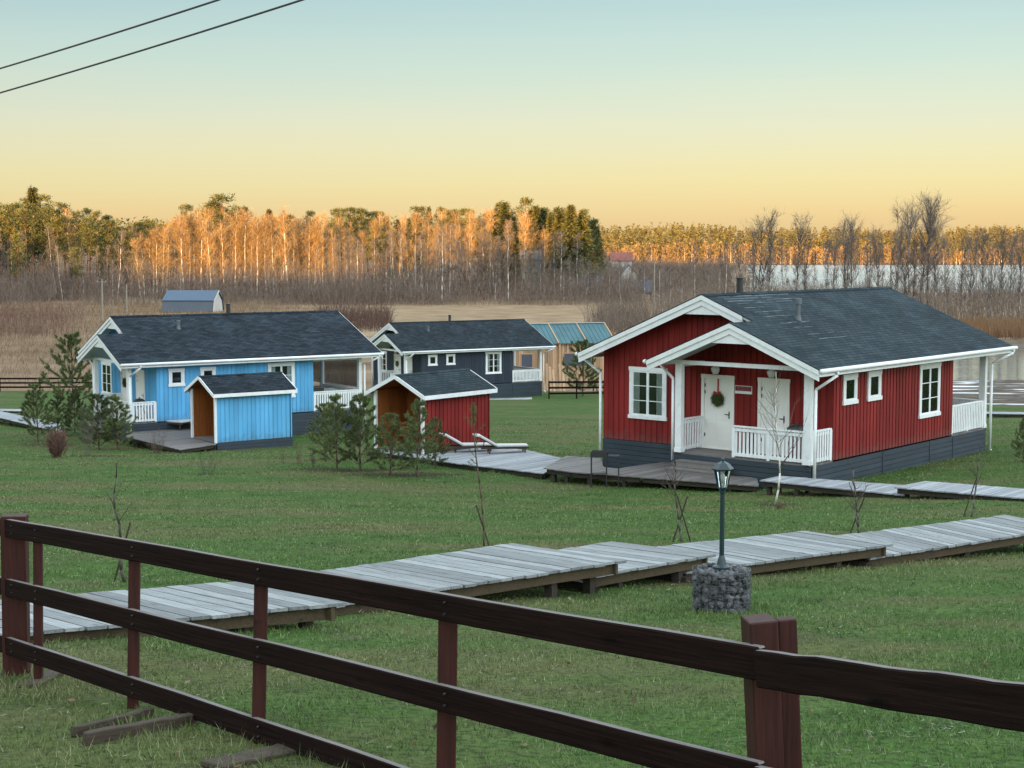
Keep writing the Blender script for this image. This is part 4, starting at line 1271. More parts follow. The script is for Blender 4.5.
M['birch_trunk'] = leafy('birch_bark', [(.42, .38, .32), (.60, .56, .49)])
M['grey_trunk'] = leafy('grey_trunk_bark', [(.11, .095, .08), (.20, .175, .15)])
M['birch_twig'] = leafy('reddish_twigs', [(.22, .125, .050), (.34, .205, .085), (.46, .31, .135)])
M['grey_twig'] = leafy('grey_brown_twigs', [(.10, .082, .070), (.16, .13, .112), (.22, .185, .16)])
M['pine_trunk'] = leafy('orange_pine_bark', [(.16, .075, .040), (.26, .12, .06)])
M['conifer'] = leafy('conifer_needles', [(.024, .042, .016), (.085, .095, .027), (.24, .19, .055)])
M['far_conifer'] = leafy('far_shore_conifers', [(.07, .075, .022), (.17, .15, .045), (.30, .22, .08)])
M['scrub'] = leafy('willow_scrub', [(.10, .078, .064), (.15, .118, .095), (.23, .185, .15), (.20, .13, .095)])
M['red_scrub'] = leafy('red_brown_scrub', [(.08, .045, .035), (.14, .08, .06), (.20, .13, .10)])
M['straw'] = leafy('dry_straw', [(.16, .105, .065), (.26, .18, .11), (.36, .27, .17)])
M['reed'] = leafy('orange_reed', [(.18, .095, .05), (.28, .16, .085), (.38, .24, .13)])

def bare_tree(name, seed, H, spread, first, n_br, n_tw, tw_len, tw_w, trunk_m, twig_m, stems=1, r0=.17, up=.9, droop=0.0):
    q = np.random.default_rng(seed)
    root = thing(name, None, None)
    tb = MB(); V = []
    for s in range(stems):
        lean = q.normal(0, .035 + .06 * (stems > 1), 2)
        zs = np.linspace(0, H * (1 if s == 0 else q.uniform(.8, .97)), 9)
        wob = np.cumsum(q.normal(0, .010 * H, (9, 2)), 0) * .5
        pts = np.stack([lean[0] * zs + wob[:, 0], lean[1] * zs + wob[:, 1], zs], 1); pts[0, :2] = (q.normal(0, .15, 2) if stems > 1 else 0)
        rs = [r0 * (1 - .93 * z / zs[-1]) / (1 + .25 * (stems > 1)) + .008 for z in zs]
        tb.path([Vector(p) for p in pts], rs, 6)
        nb = n_br // stems
        t = first + (1 - first) * q.random(nb) ** .9 * .97
        base = np.stack([np.interp(t * zs[-1], zs, pts[:, k]) for k in range(3)], 1)
        a = q.random(nb) * 6.283
        prof = np.clip(np.sin(np.pi * np.clip((t - first * .6) / (1.04 - first * .6), 0, 1)) ** .75, .12, 1)
        ln = spread * prof * q.uniform(.65, 1.2, nb)
        dirs = unit(np.stack([np.cos(a), np.sin(a), up * q.uniform(.6, 1.7, nb)], 1))
        D = dirs * ln[:, None]
        w = np.clip(.010 + .022 * ln * (H / 16), .02, .14)
        V += [tris(base, D, w, q.normal(size=(nb, 3))), tris(base, D, w, q.normal(size=(nb, 3)))]
        # second order
        n2 = nb * 4; k = q.integers(0, nb, n2); u = q.uniform(.2, .95, n2)
        b2 = base[k] + D[k] * u[:, None]
        d2 = unit(dirs[k] + q.normal(0, .55, (n2, 3)) + np.array([0, 0, .25])) * (ln[k] * q.uniform(.25, .55, n2) * (1.15 - u * .5))[:, None]
        V += [tris(b2, d2, np.clip(w[k] * .55, .015, .06), q.normal(size=(n2, 3)))]
        n3 = n_tw // stems; k3 = q.integers(0, n2, n3); u3 = q.uniform(.15, 1, n3)
        b3 = b2[k3] + d2[k3] * u3[:, None]
        d3 = unit(unit(d2[k3]) * .7 + q.normal(0, .6, (n3, 3)) + np.array([0, 0, .25 - droop])) * (tw_len * q.uniform(.5, 1.3, n3))[:, None]
        V += [tris(b3, d3, tw_w * q.uniform(.7, 1.3, n3), q.normal(size=(n3, 3)))]
    tb.build('trunk', M[trunk_m], root, smooth=True)
    np_mesh('crown', *join(V), M[twig_m], root)
    return root

def far_pine(name, seed, H, first, spread, n_cl, dens):
    q = np.random.default_rng(seed)
    root = thing(name, None, None)
    tb = MB()
    zs = np.linspace(0, H * .96, 8); wob = np.cumsum(q.normal(0, .012 * H, (8, 2)), 0) * .4
    pts = np.stack([wob[:, 0], wob[:, 1], zs], 1); pts[0, :2] = 0
    tb.path([Vector(p) for p in pts], [.24 * (1 - .85 * z / H) + .02 for z in zs], 6)
    V = []
    t = first + (1 - first) * q.random(n_cl)
    base = np.stack([np.interp(t * H, zs, pts[:, k]) for k in range(3)], 1)
    a = q.random(n_cl) * 6.283
    prof = np.clip(1 - ((t - (first + .35 * (1 - first))) / (.75 * (1 - first))) ** 2, .15, 1) ** .6
    ln = spread * prof * q.uniform(.35, 1.1, n_cl)
    D = np.stack([np.cos(a) * ln, np.sin(a) * ln, ln * q.uniform(-.05, .5, n_cl)], 1)
    for i in range(n_cl): tb.tube(base[i], base[i] + D[i], .05, .015, 3, cap=False)
    c = base + D
    rad = spread * q.uniform(.22, .42, n_cl)
    k = np.repeat(np.arange(n_cl), dens)
    off = unit(q.normal(size=(len(k), 3))) * (q.random(len(k)) ** .5)[:, None] * rad[k][:, None] * np.array([1, 1, .85])
    d = unit(off + q.normal(0, .4, off.shape) + np.array([0, 0, .3])) * q.uniform(.3, .65, len(k))[:, None]
    V.append(tris(c[k] + off, d, q.uniform(.12, .26, len(k)), q.normal(size=(len(k), 3))))
    tb.build('trunk', M['pine_trunk'], root, smooth=True)
    np_mesh('crown', *join(V), M['conifer'], root)
    return root

def far_spruce(name, seed, H, R0, n):
    q = np.random.default_rng(seed)
    root = thing(name, None, None)
    tb = MB(); tb.path([Vector((0, 0, 0)), Vector((.05, 0, H * .5)), Vector((0, 0, H * .99))], [.22, .12, .01], 6)
    t = .1 + .9 * q.random(n) ** .8
    lay = np.floor(t * 27) / 27 + q.normal(0, .016, n)
    a = q.random(n) * 6.283; rr = R0 * (1.02 - t) ** .95 * (.72 + .30 * np.sin(a * 3 + lay * 40) + .25 * np.sin(a * 2 + lay * 97)) * q.random(n) ** .42 + .12
    P = np.stack([np.cos(a) * rr, np.sin(a) * rr, lay * H - rr * .32], 1)
    d = np.stack([np.cos(a), np.sin(a), q.uniform(-.7, .25, n)], 1) + q.normal(0, .35, (n, 3))
    d = unit(d) * q.uniform(.35, .9, n)[:, None]
    tb.build('trunk', M['bark'], root, smooth=True)
    np_mesh('crown', *tris(P, d, q.uniform(.12, .28, n), q.normal(size=(n, 3))), M['conifer'], root)
    return root

# ------------------------------------------------------------------ the forest beyond the field
H0 = 20.0
LB = 'bare birch in the low sun among the many of the forest edge'
LG = 'slender grey bare tree standing in shade before the forest'
LP = 'tall pine of the forest rise with a bare trunk and rounded crown'
LS = 'pointed dark green spruce standing among the forest trees'
LR = 'bare lakeside tree between the red cabin roof and the lake'
protos = {
    'birch': [bare_tree('birch_tree', 40 + i, H0, 3.3 + .5 * (i % 2), .20, 66, 1150, 1.5, .048, 'birch_trunk', 'birch_twig', r0=.20, up=1.7) for i in range(5)],
    'grey': [bare_tree('bare_tree', 60 + i, H0, 2.9 + .5 * (i % 2), .28, 40, 800, 1.3, .05, 'birch_trunk' if i % 2 else 'grey_trunk', 'grey_twig', r0=.16, up=1.6) for i in range(4)],
    'lake': [bare_tree('lakeside_tree', 80 + i, H0, 4.3 + .6 * (i % 3), .25, 70, 1500, 1.3, .026, 'grey_trunk', 'grey_twig', stems=(1, 2, 1, 3, 2)[i], r0=.17, up=1.5) for i in range(5)],
    'pine': [far_pine('pine_tree', 100 + i, H0, (.45, .36, .52)[i % 3], 2.6 + .3 * (i % 2), 60, 52) for i in range(4)],
    'spruce': [far_spruce('spruce_tree', 120 + i, H0, 4.2 + .3 * i, 5000) for i in range(3)],
}
used = {}
def plant(kind, px, d, ytop, wide=1.0, label=None, group=None, proto=None):
    r = ray(px, 250); r = r / r[1]
    x, y = r[0] * d, d
    z = tz(x, y) - .25
    ztop = -(ytop - 250) / F_PX * d
    s = (ztop - z) / H0
    k = proto if proto is not None else rng.randrange(len(protos[kind]))
    root = protos[kind][k]
    rz = rng.uniform(0, 6.283); sc = (s * wide, s * wide, s)
    if (kind, k) not in used:
        used[(kind, k)] = 1
        root.location = (x, y, z); root.rotation_euler = (0, 0, rz); root.scale = sc
        o = root
    else:
        o = dup(root, (x, y, z), rz, sc)
    o['label'] = label; o['group'] = group
    o['category'] = 'tree'
    return o
ENV = [(-90, 214), (-40, 210), (0, 204), (18, 198), (35, 199), (60, 206), (100, 211), (135, 222), (160, 219), (185, 208), (222, 205), (260, 211), (320, 213), (370, 212), (410, 209), (450, 208),
       (485, 207), (520, 201), (545, 207), (560, 209), (580, 213), (596, 223), (604, 236)]
def env(px): return float(np.interp(px, [e[0] for e in ENV], [e[1] for e in ENV]))
GF = 'trees of the forest rise beyond the field'
# named individuals that stand out
plant('spruce', 34, 396, 187, 1.3, 'tallest pointed spruce above the left end of the forest', None, 0)
plant('pine', 221, 392, 196, 1.5, 'broad round crowned pine topping the sunlit birches', None, 0)
plant('pine', 211, 396, 204, 1.3, 'pine half hidden beside the broad round crowned pine', None, 1)
plant('spruce', 571, 370, 205, 1.4, 'golden lit spruce with the highest tip at the forest end by the lake', None, 1)
plant('spruce', 560, 372, 211, 1.45, LS, 'spruces of the forest')
plant('spruce', 582, 372, 213, 1.45, LS, 'spruces of the forest')
plant('pine', 592, 380, 220, 1.0, LP, 'pines of the forest')
plant('spruce', 597, 390, 226, 1.1, LS, 'spruces of the forest')
for px, yt in ((505, 202), (497, 208), (536, 206), (543, 208), (551, 212), (531, 209)):
    plant('spruce', px, 382 + rng.uniform(-6, 10), yt, 1.25, LS, 'spruces of the forest')
plant('pine', 345, 384, 224, 1.1, LP, 'pines of the forest'); plant('pine', 374, 372, 226, 1.0, LP, 'pines of the forest')
plant('pine', 337, 398, 209, .9, LP, 'pines of the forest')
px = -88.0
while px < 600:                                             # back row
    lit = 130 < px < 335
    kind = 'pine' if rng.random() < (.74 if px < 130 else .70) else 'spruce'
    plant(kind, px, rng.uniform(402, 445), env(px) + rng.uniform(-6, 13) + (2 if lit else 0), rng.uniform(.85, 1.15), LP if kind == 'pine' else LS, 'pines of the forest' if kind == 'pine' else 'spruces of the forest')
    px += rng.uniform(7.5, 12) if not lit else rng.uniform(11, 18)
px = -86.0
while px < 598:                                             # middle row
    if px < 128:
        kind = 'pine' if rng.random() < .7 else ('spruce' if rng.random() < .75 else 'birch')
        yt = env(px) + rng.uniform(4, 26)
    else:
        kind = 'birch' if rng.random() < .82 else ('pine' if rng.random() < .6 else 'spruce')
        yt = env(px) + rng.uniform(3, 24)
    plant(kind, px, rng.uniform(372, 398), yt, rng.uniform(.9, 1.15), {'birch': LB, 'pine': LP, 'spruce': LS}[kind], {'birch': 'birches of the forest', 'pine': 'pines of the forest', 'spruce': 'spruces of the forest'}[kind])
    px += rng.uniform(6, 9.5)
px = 130.0
while px < 338:                                             # sunlit birch stand in front
    dome = np.interp(px, [130, 142, 158, 175, 200, 235, 285, 338], [252, 236, 224, 216, 212, 214, 213, 222])
    plant('birch', px, rng.uniform(352, 370), dome + rng.uniform(-2, 12), rng.uniform(.95, 1.25), LB, 'birches of the forest')
    px += rng.uniform(3.2, 5.4)
px = 335.0
while px < 602:                                             # shaded thin trees in front, taller ones behind
    plant('grey', px, rng.uniform(338, 362), np.interp(px, [335, 420, 500, 602], [248, 240, 232, 250]) + rng.uniform(-12, 22), rng.uniform(.8, 1.2), LG, 'grey bare trees before the forest')
    px += rng.uniform(3.2, 6.4)
px = 340.0
while px < 560:
    plant('birch', px, rng.uniform(362, 376), env(px) + rng.uniform(6, 30), rng.uniform(.9, 1.1), LB, 'birches of the forest')
    px += rng.uniform(9, 15)
px = -85.0
while px < 130:
    kind = 'grey' if rng.random() < .7 else 'pine'
    plant(kind, px, rng.uniform(340, 366), rng.uniform(226, 262), rng.uniform(.8, 1.05), LG if kind == 'grey' else LP, 'grey bare trees before the forest' if kind == 'grey' else 'pines of the forest')
    px += rng.uniform(5, 9)
# bare trees on the strip of land before the lake
for px, yt, d, wd in ((747, 226, 262, .9), (757, 216, 258, 1.15), (770, 224, 270, .9), (797, 219, 282, 1.1), (806, 232, 290, .8), (833, 232, 300, .8), (846, 215, 272, 1.05), (852, 222, 276, .9), (868, 226, 300, .85),
                      (880, 236, 290, .8), (893, 222, 268, .9), (903, 208, 262, 1.0), (913, 203, 258, 1.1), (921, 199, 262, 1.15), (929, 203, 266, 1.0), (938, 214, 270, .9), (950, 238, 250, .7), (962, 236, 280, .8),
                      (971, 234, 246, .8), (984, 233, 262, .8), (992, 240, 240, .7), (1003, 231, 258, .85), (1011, 236, 270, .8), (1020, 234, 250, .9), (1036, 228, 262, 1.0), (1052, 234, 255, 1.0), (1075, 226, 262, 1.0)):
    plant('lake', px, d, yt, wd, LR, 'bare trees on the lakeside strip')
for k in range(16):
    px = 612 + k * 8.5 + rng.uniform(-3, 3)
    plant('grey', px, rng.uniform(290, 345), rng.uniform(258, 276), .7, 'thin young bare tree in scrub behind the red cabin left gable', 'thin young trees in the scrub')
for k in range(44):
    px = 700 + k * 8.2 + rng.uniform(-5, 5)
    plant('grey', px, rng.uniform(250, 420), rng.uniform(236, 266), .85, LR, 'bare trees on the lakeside strip')

# ------------------------------------------------------------------ stuff: scrub, far wood, reeds, dry grass
def scatter(n, px0, px1, d0, d1, power=1.0, keep=None):
    d = d0 + (d1 - d0) * nrs.random(n) ** power
    px = nrs.uniform(px0, px1, n)
    x = (px - 512) / F_PX * d * 1.0038
    if keep is not None:
        k = keep(x, d, px); x, d, px = x[k], d[k], px[k]
    return np.stack([x, d, terrain(x, d) - .05], 1), px

def clumpy(x, y, s, seed): return vnoise(x * s, y * s, seed) + .5 * vnoise(x * s * 2.7, y * s * 2.7, seed + 1)

def scrub(name, n, px0, px1, d0, d1, h0, h1, w, mat, tw=4, keep=None, power=1.0, lean=.22):
    P, px = scatter(n, px0, px1, d0, d1, power, keep)
    m = len(P)
    hh = (h0 + (h1 - h0) * nrs.random(m) ** 1.6) * np.clip(1 + .55 * clumpy(P[:, 0], P[:, 1], .13, 5), .3, 1.9)
    D = unit(nrs.normal(0, lean, (m, 3)) * np.array([1, 1, 0]) + np.array([0, 0, 1])) * hh[:, None]
    V = [tris(P, D, w)]
    k = np.repeat(np.arange(m), tw); u = nrs.uniform(.2, .95, len(k))
    d2 = unit(unit(D[k]) + nrs.normal(0, .45, (len(k), 3))) * (hh[k] * nrs.uniform(.18, .42, len(k)))[:, None]
    V.append(tris(P[k] + D[k] * u[:, None], d2, w * .7))
    o = np_mesh(name, *join(V), M[mat])
    return tag(o, kind='stuff')
noLake = lambda x, y, px: lake_mask(x, y) < .05
tag(scrub('undergrowth', 17000, -100, 640, 328, 366, 1.4, 8.2, .075, 'scrub', 7, lambda x, y, px: clumpy(x, y, .07, 8) + nrs.normal(0, .35, len(x)) > -.3), 'mass of grey brown willow scrub along the edge of the field', 'scrub')
tag(scrub('undergrowth', 5200, -100, 640, 355, 405, 1.2, 5.0, .10, 'red_scrub', 4), 'low reddish scrub under the forest trees', 'scrub')
tag(scrub('undergrowth', 19000, 600, 1090, 232, 560, 1.2, 5.6, .085, 'scrub', 5, lambda x, y, px: noLake(x, y, px) & ((px > 655) | (y > 345))), 'brown scrub on the land strip before the lake', 'scrub')
tag(scrub('undergrowth', 5200, -60, 98, 205, 300, 1.2, 3.0, .055, 'red_scrub', 5, lambda x, y, px: (clumpy(x, y, .16, 2) > -.1) & (px < 70 + nrs.normal(0, 14, len(x)))), 'red brown scrub in the dry field at left', 'scrub')
P, px = scatter(60000, -120, 660, 124.5, 332, .75, lambda x, y, px: nrs.random(len(x)) < np.interp(px, [250, 340], [1.0, 0.0]))
hh = nrs.uniform(.3, .75, len(P)) * np.where(px < 330, 1.35, .7) * np.clip(1 + .5 * clumpy(P[:, 0], P[:, 1], .3, 4), .3, 1.8)
o = np_mesh('dry_grass', *tris(P, unit(nrs.normal(0, .3, P.shape) * [1, 1, 0] + np.array([0, 0, 1])) * hh[:, None], .0004 * P[:, 1]), M['straw'])
tag(o, 'tall dry straw coloured grass of the field', 'dry grass', kind='stuff')
tag(scrub('undergrowth', 12000, 585, 800, 470, 900, 2.0, 6.0, .17, 'scrub', 5, noLake), 'grey brown scrub on the low land left of the far lake', 'scrub')
tag(scrub('undergrowth', 2600, 585, 668, 405, 462, 2.5, 6.5, .12, 'scrub', 5, noLake), 'tall grey scrub around the far houses beside the lake', 'scrub')
tag(scrub('undergrowth', 1500, 318, 392, 222, 262, 1.5, 3.6, .06, 'red_scrub', 6), 'reddish bare scrub in the field behind the blue cabin roof end', 'scrub')
tag(scrub('undergrowth', 1500, 585, 655, 205, 262, 2.0, 5.2, .06, 'scrub', 6, lambda x, y, px: nrs.random(len(x)) < np.interp(px, [585, 610, 645, 655], [.1, 1, 1, .3])), 'round grey bare scrub in the field above the teal roof', 'scrub')
P, px = scatter(15000, 900, 1120, 204, 236, 1.0, noLake)
hh = nrs.uniform(1.3, 2.4, len(P))
o = np_mesh('reeds', *tris(P, unit(nrs.normal(0, .13, P.shape) * [1, 1, 0] + np.array([0, 0, 1])) * hh[:, None], .09), M['reed'])
tag(o, 'orange brown reed bed on the far side of the small bay', 'reeds', kind='stuff')

def far_wood():
    n = 2600
    d = 1268 + 300 * nrs.random(n) ** 1.3
    px = nrs.uniform(540, 1180, n)
    x = (px - 512) / F_PX * d
    z = terrain(x, d)
    con = nrs.random(n) < .35 + .6 * smooth(1290, 1400, d)
    H = np.where(con, nrs.uniform(15, 21, n), nrs.uniform(11, 17, n)) * (1 + .12 * np.sin(x * .013) + .08 * np.sin(x * .041 + 1))
    V = []
    for mask, k, mat in ((con, 60, 'conifer'), (~con, 60, 'birch_twig')):
        i = np.repeat(np.where(mask)[0], k); m = len(i)
        t = nrs.random(m); a = nrs.random(m) * 6.283
        if mat == 'conifer':
            t = .12 + .88 * t; rr = H[i] * .15 * (1.05 - t) * nrs.random(m) ** .5
            dv = np.stack([np.cos(a) * .8, np.sin(a) * .8, nrs.uniform(-.2, .9, m)], 1); w = 1.1
        else:
            t = .05 + .9 * t; rr = H[i] * .17 * np.sin(np.pi * t) ** .6 * nrs.random(m) ** .5
            dv = np.stack([np.cos(a) * .5, np.sin(a) * .5, nrs.uniform(.2, 1.2, m)], 1); w = .8
        Pq = np.stack([x[i] + np.cos(a) * rr, d[i] + np.sin(a) * rr, z[i] + t * H[i]], 1)
        V.append((tris(Pq, unit(dv) * nrs.uniform(1.2, 2.6, m)[:, None], w * nrs.uniform(.7, 1.3, m)), mat))
        j = np.where(mask)[0]
        V.append((tris(np.stack([x[j], d[j], z[j]], 1), np.stack([0 * x[j], 0 * x[j], H[j]], 1), .45), 'pine_trunk' if mat == 'conifer' else 'birch_trunk'))
    for (v, f), mat in V:
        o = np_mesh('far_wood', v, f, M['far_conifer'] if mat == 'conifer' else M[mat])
        tag(o, 'forest on the far shore of the lake, read as one mass', 'wood', kind='stuff')
far_wood()

def back_wood():
    """the wood behind the front trees of the rise, one mass"""
    n = 900
    d = 455 + 130 * nrs.random(n)
    px = nrs.uniform(-520, 596, n)
    x = (px - 512) / F_PX * d
    z = terrain(x, d); H = nrs.uniform(11, 16, n) - 2.5 * smooth(480, 590, px)
    i = np.repeat(np.arange(n), 70); m = len(i)
    t = .15 + .85 * nrs.random(m); a = nrs.random(m) * 6.283; rr = H[i] * .17 * (1.08 - t) ** .6 * nrs.random(m) ** .5
    P = np.stack([x[i] + np.cos(a) * rr, d[i] + np.sin(a) * rr, z[i] + t * H[i]], 1)
    dv = unit(np.stack([np.cos(a), np.sin(a), nrs.uniform(-.3, .9, m)], 1)) * nrs.uniform(.6, 1.5, m)[:, None]
    tag(np_mesh('back_wood', *tris(P, dv, nrs.uniform(.3, .7, m)), M['conifer']), 'dark wood behind the front trees of the forest rise', 'wood', kind='stuff')
back_wood()

# ------------------------------------------------------------------ buildings and poles in the distance
def gable_house(name, label, px0, px1, d, ytop, yeave, wall, roof, rz=0.0, depth=6.0, facing='eave', windows=2, door_=False, group=None, win_mat='interior', cat='house'):
    """small far building; its front is seen along x. facing 'gable' shows the gable end"""
    a, c = at_d(px0, 250, d), at_d(px1, 250, d)
    wd = c.x - a.x; cx = (a.x + c.x) / 2
    z0 = tz(cx, d) - .1
    ze = -(yeave - 250) / F_PX * d - z0; zt = -(ytop - 250) / F_PX * d - z0
    r = thing(name, label, cat, (cx, d, z0), rz, group)
    x = wd / 2
    mb = MB()
    if facing == 'eave':
        mb.hexa([(-x, 0, -.6), (x, 0, -.6), (x, depth, -.6), (-x, depth, -.6)], [(-x, 0, ze), (x, 0, ze), (x, depth, ze), (-x, depth, ze)])
        for q in (-x, x):
            mb.add([(q, 0, ze), (q, depth, ze), (q, depth / 2, zt - .05)], [(0, 1, 2)])
        mb.build('wall', M[wall], r)
        rb = MB(); o = .35
        sl = (zt - ze) / (depth / 2)
        for s in (0, 1):
            y0, y1 = (-.4, depth / 2) if s == 0 else (depth / 2, depth + .4)
            zz0 = ze - .4 * sl if s == 0 else zt; zz1 = zt if s == 0 else ze - .4 * sl
            rb.hexa([(-x - o, y0, zz0 - .02), (x + o, y0, zz0 - .02), (x + o, y1, zz1 - .02), (-x - o, y1, zz1 - .02)], [(-x - o, y0, zz0 + .12), (x + o, y0, zz0 + .12), (x + o, y1, zz1 + .12), (-x - o, y1, zz1 + .12)])
        rb.build('roof', M[roof], r)
    else:
        mb.hexa([(-x, 0, -.6), (x, 0, -.6), (x, depth, -.6), (-x, depth, -.6)], [(-x, 0, ze), (x, 0, ze), (x, depth, ze), (-x, depth, ze)])
        for q in (0, depth): mb.add([(-x, q, ze), (x, q, ze), (0, q, zt - .05)], [(0, 1, 2)])
        mb.build('wall', M[wall], r)
        rb = MB(); sl = (zt - ze) / x
        for s in (-1, 1):
            rb.hexa([(s * (x + .3), -.3, ze - .3 * sl), (0, -.3, zt), (0, depth + .3, zt), (s * (x + .3), depth + .3, ze - .3 * sl)], [(s * (x + .3), -.3, ze - .3 * sl + .12), (0, -.3, zt + .12), (0, depth + .3, zt + .12), (s * (x + .3), depth + .3, ze - .3 * sl + .12)])
        rb.build('roof', M[roof], r)
    for k in range(windows):
        xc = -x + wd * (k + .5) / windows
        w_ = MB(); ww = min(.5, wd / windows * .28); zm = ze * .55
        w_.box(xc - ww, xc + ww, -.04, .02, zm - .55, zm + .55); o = w_.build('window', M['far_white'], r)
        w_ = MB(); w_.box(xc - ww + .08, xc + ww - .08, -.06, -.02, zm - .47, zm + .47); w_.build('pane', M[win_mat], o)
    return r
gable_house('far_house', 'pale blue green house half hidden by trees in the middle of the forest edge', 521, 541, 372, 251, 259, 'far_green', 'tin_grey', windows=2)
gable_house('far_house', 'small white gabled shed above dark roofs near the lake end of the forest', 621.5, 636.5, 405, 265, 274, 'far_white', 'far_dark', facing='gable', windows=1)
gable_house('far_house', 'red roofed house high on the slope at the end of the forest', 611, 632, 470, 253, 260, 'far_white', 'rust_roof', windows=2)
gable_house('far_house', 'tiny white gabled hut among grey trees left of the dark log house', 561.5, 568.5, 400, 264, 271, 'far_white', 'far_dark', facing='gable', windows=1)
gable_house('far_house', 'dark roofed log house with two pale windows behind the scrub', 563, 603, 366, 276, 287, 'far_brown', 'far_dark', windows=3)
gable_house('far_house', 'long dark house with grey blue roof beside the tall pole', 605, 652, 384, 281, 291, 'far_brown', 'far_dark', windows=3)

# grey gambrel barn behind the blue cabin
d = 292.0
a, c = at_d(160.5, 250, d), at_d(212, 250, d)
t = thing('gambrel_barn', 'blue grey metal clad barn with steep lower roof behind the blue cabin', 'barn', ((a.x + c.x) / 2, d, -12.1), R(-7))
x = (c.x - a.x) / 2; zt = 12.1 - (291.2 - 250) / F_PX * d; zk = 12.1 - (301 - 250) / F_PX * d
mb = MB(); mb.hexa([(-x, .3, -.4), (x, .3, -.4), (x, 6.7, -.4), (-x, 6.7, -.4)], [(-x, 1.0, zk - .1), (x, 1.0, zk - .1), (x, 6.0, zk - .1), (-x, 6.0, zk - .1)])
for q in (-x, x): mb.add([(q, 1.0, zk - .1), (q, 6.0, zk - .1), (q, 3.5, zt - .1)], [(0, 1, 2)])
mb.build('wall', M['far_white'], t)
mb = MB()
for s in (1, -1):
    y = lambda q: 3.5 - s * (3.5 - q)
    mb.hexa([(-x - .2, y(.1), .2), (x + .2, y(.1), .2), (x + .2, y(.8), zk), (-x - .2, y(.8), zk)], [(-x - .2, y(-.05), .2), (x + .2, y(-.05), .2), (x + .2, y(.65), zk + .1), (-x - .2, y(.65), zk + .1)])
mb.build('lower_roof', M['tin_grey'], t)
mb = MB()
for s in (1, -1):
    y = lambda q: 3.5 - s * (3.5 - q)
    mb.hexa([(-x - .25, y(.5), zk - .02), (x + .25, y(.5), zk - .02), (x + .25, y(3.5), zt - .02), (-x - .25, y(3.5), zt - .02)], [(-x - .25, y(.45), zk + .1), (x + .25, y(.45), zk + .1), (x + .25, y(3.5), zt + .1), (-x - .25, y(3.5), zt + .1)])
mb.build('upper_roof', M['tin_blue'], t)
mb = MB(); mb.beam((x + .28, -.05, .2), (x + .28, .62, zk + .05), .12, .45, up=(0, 1, 0)); mb.beam((x + .3, .5, zk + .02), (x + .3, 3.5, zt + .04), .1, .3); mb.build('edge_trim', M['far_white'], t)

# teal roofed timber building behind the slate blue cabin
e = at_d(616, 343, 137.0)
t = thing('timber_pavilion', 'fresh timber building with teal sheet roof behind the slate blue cabin', 'building', (e.x, e.y, -11.95), R(16))
ze, zt, Lb = e.z + 11.95, at_d(605, 323.4, 140).z + 11.95, 10.5
mb = MB(); x = -Lb + .3
n = 44
for i in range(n):
    x0 = -Lb + .3 + (Lb - .6) * i / n; mb.box(x0 + .01, x0 + (Lb - .6) / n - .01, .32 - .02 * (i % 2), .50, -.3, ze + .15)
mb.box(-Lb + .3, -.3, .45, 5.9, -.3, ze + .2)
for q in (-Lb + .3, -.3): mb.add([(q, .4, ze + .1), (q, 5.9, ze + .1), (q, 3.1, zt - .1)], [(0, 1, 2)])
mb.build('wall', M['timber'], t)
sl = (zt - ze) / 3.15
mb = MB()
mb.hexa([(-Lb, 0, ze), (0, 0, ze), (0, 3.15, zt), (-Lb, 3.15, zt)], [(-Lb, 0, ze + .05), (0, 0, ze + .05), (0, 3.15, zt + .05), (-Lb, 3.15, zt + .05)])
mb.hexa([(-Lb, 3.15, zt), (0, 3.15, zt), (0, 6.3, ze), (-Lb, 6.3, ze)], [(-Lb, 3.15, zt + .05), (0, 3.15, zt + .05), (0, 6.3, ze + .05), (-Lb, 6.3, ze + .05)])
k = -Lb
while k < 0: mb.beam((k, 0, ze + .06), (k, 3.15, zt + .06), .05, .04); k += .42
mb.build('roof', M['teal'], t)
for xx in (-Lb + .03, -8.0, -5.45, -2.75, -.03):
    mb = MB(); mb.beam((xx, -.05, ze + .09), (xx, 3.2, zt + .09), .11, .07); mb.build('roof_batten', M['timber'], t)
mb = MB(); mb.box(-Lb, 0, 3.05, 3.25, zt + .06, zt + .11); mb.build('ridge_cap', M['far_white'], t)
for x0, x1 in ((-8.9, -7.75), (-4.9, -2.2)):
    mb = MB(); mb.box(x0, x1, .24, .33, 1.45, 2.75); o = mb.build('window', M['timber'], t)
    mb = MB(); mb.box(x0 + .08, x1 - .08, .22, .30, 1.53, 2.67); mb.build('pane', M['far_dark'], o)
for xx in (-Lb + .4, -7.2, -5.3, -2.0, -.4):
    mb = MB(); mb.box(xx - .08, xx + .08, .05, .21, -.3, ze + .02); mb.build('post', M['timber'], t)

p = ground(603, 391.5)
t = thing('picnic_table', 'dark low picnic table with benches before the timber building', 'table', p, R(10))
mb = MB()
for k in range(5): mb.box(-.9, .9, -.4 + .16 * k, -.26 + .16 * k, .72, .76)
mb.build('tabletop', M['leg'], t)
for s in (-.7, .7):
    mb = MB(); mb.box(-.95, .95, s - .13, s + .13, .42, .46); mb.build('bench', M['leg'], t)
for s in (-.65, .65):
    mb = MB(); mb.beam((s, -.75, 0), (s, -.2, .72), .07, .09); mb.beam((s, .75, 0), (s, .2, .72), .07, .09); mb.build('leg', M['leg'], t)
p = ground(559, 391)
t = thing('plank_stack', 'pale stack of fresh planks leaning near the timber building', 'planks', p, R(14))
mb = MB()
for k in range(9): mb.beam((-1.3 + .28 * k, -.25 + .05 * (k % 3), 0), (-1.25 + .28 * k, .35, 1.5 + .25 * ((k * 7) % 4)), .2, .04, up=(0, 1, .3))
mb.build('planks', M['timber'], t)

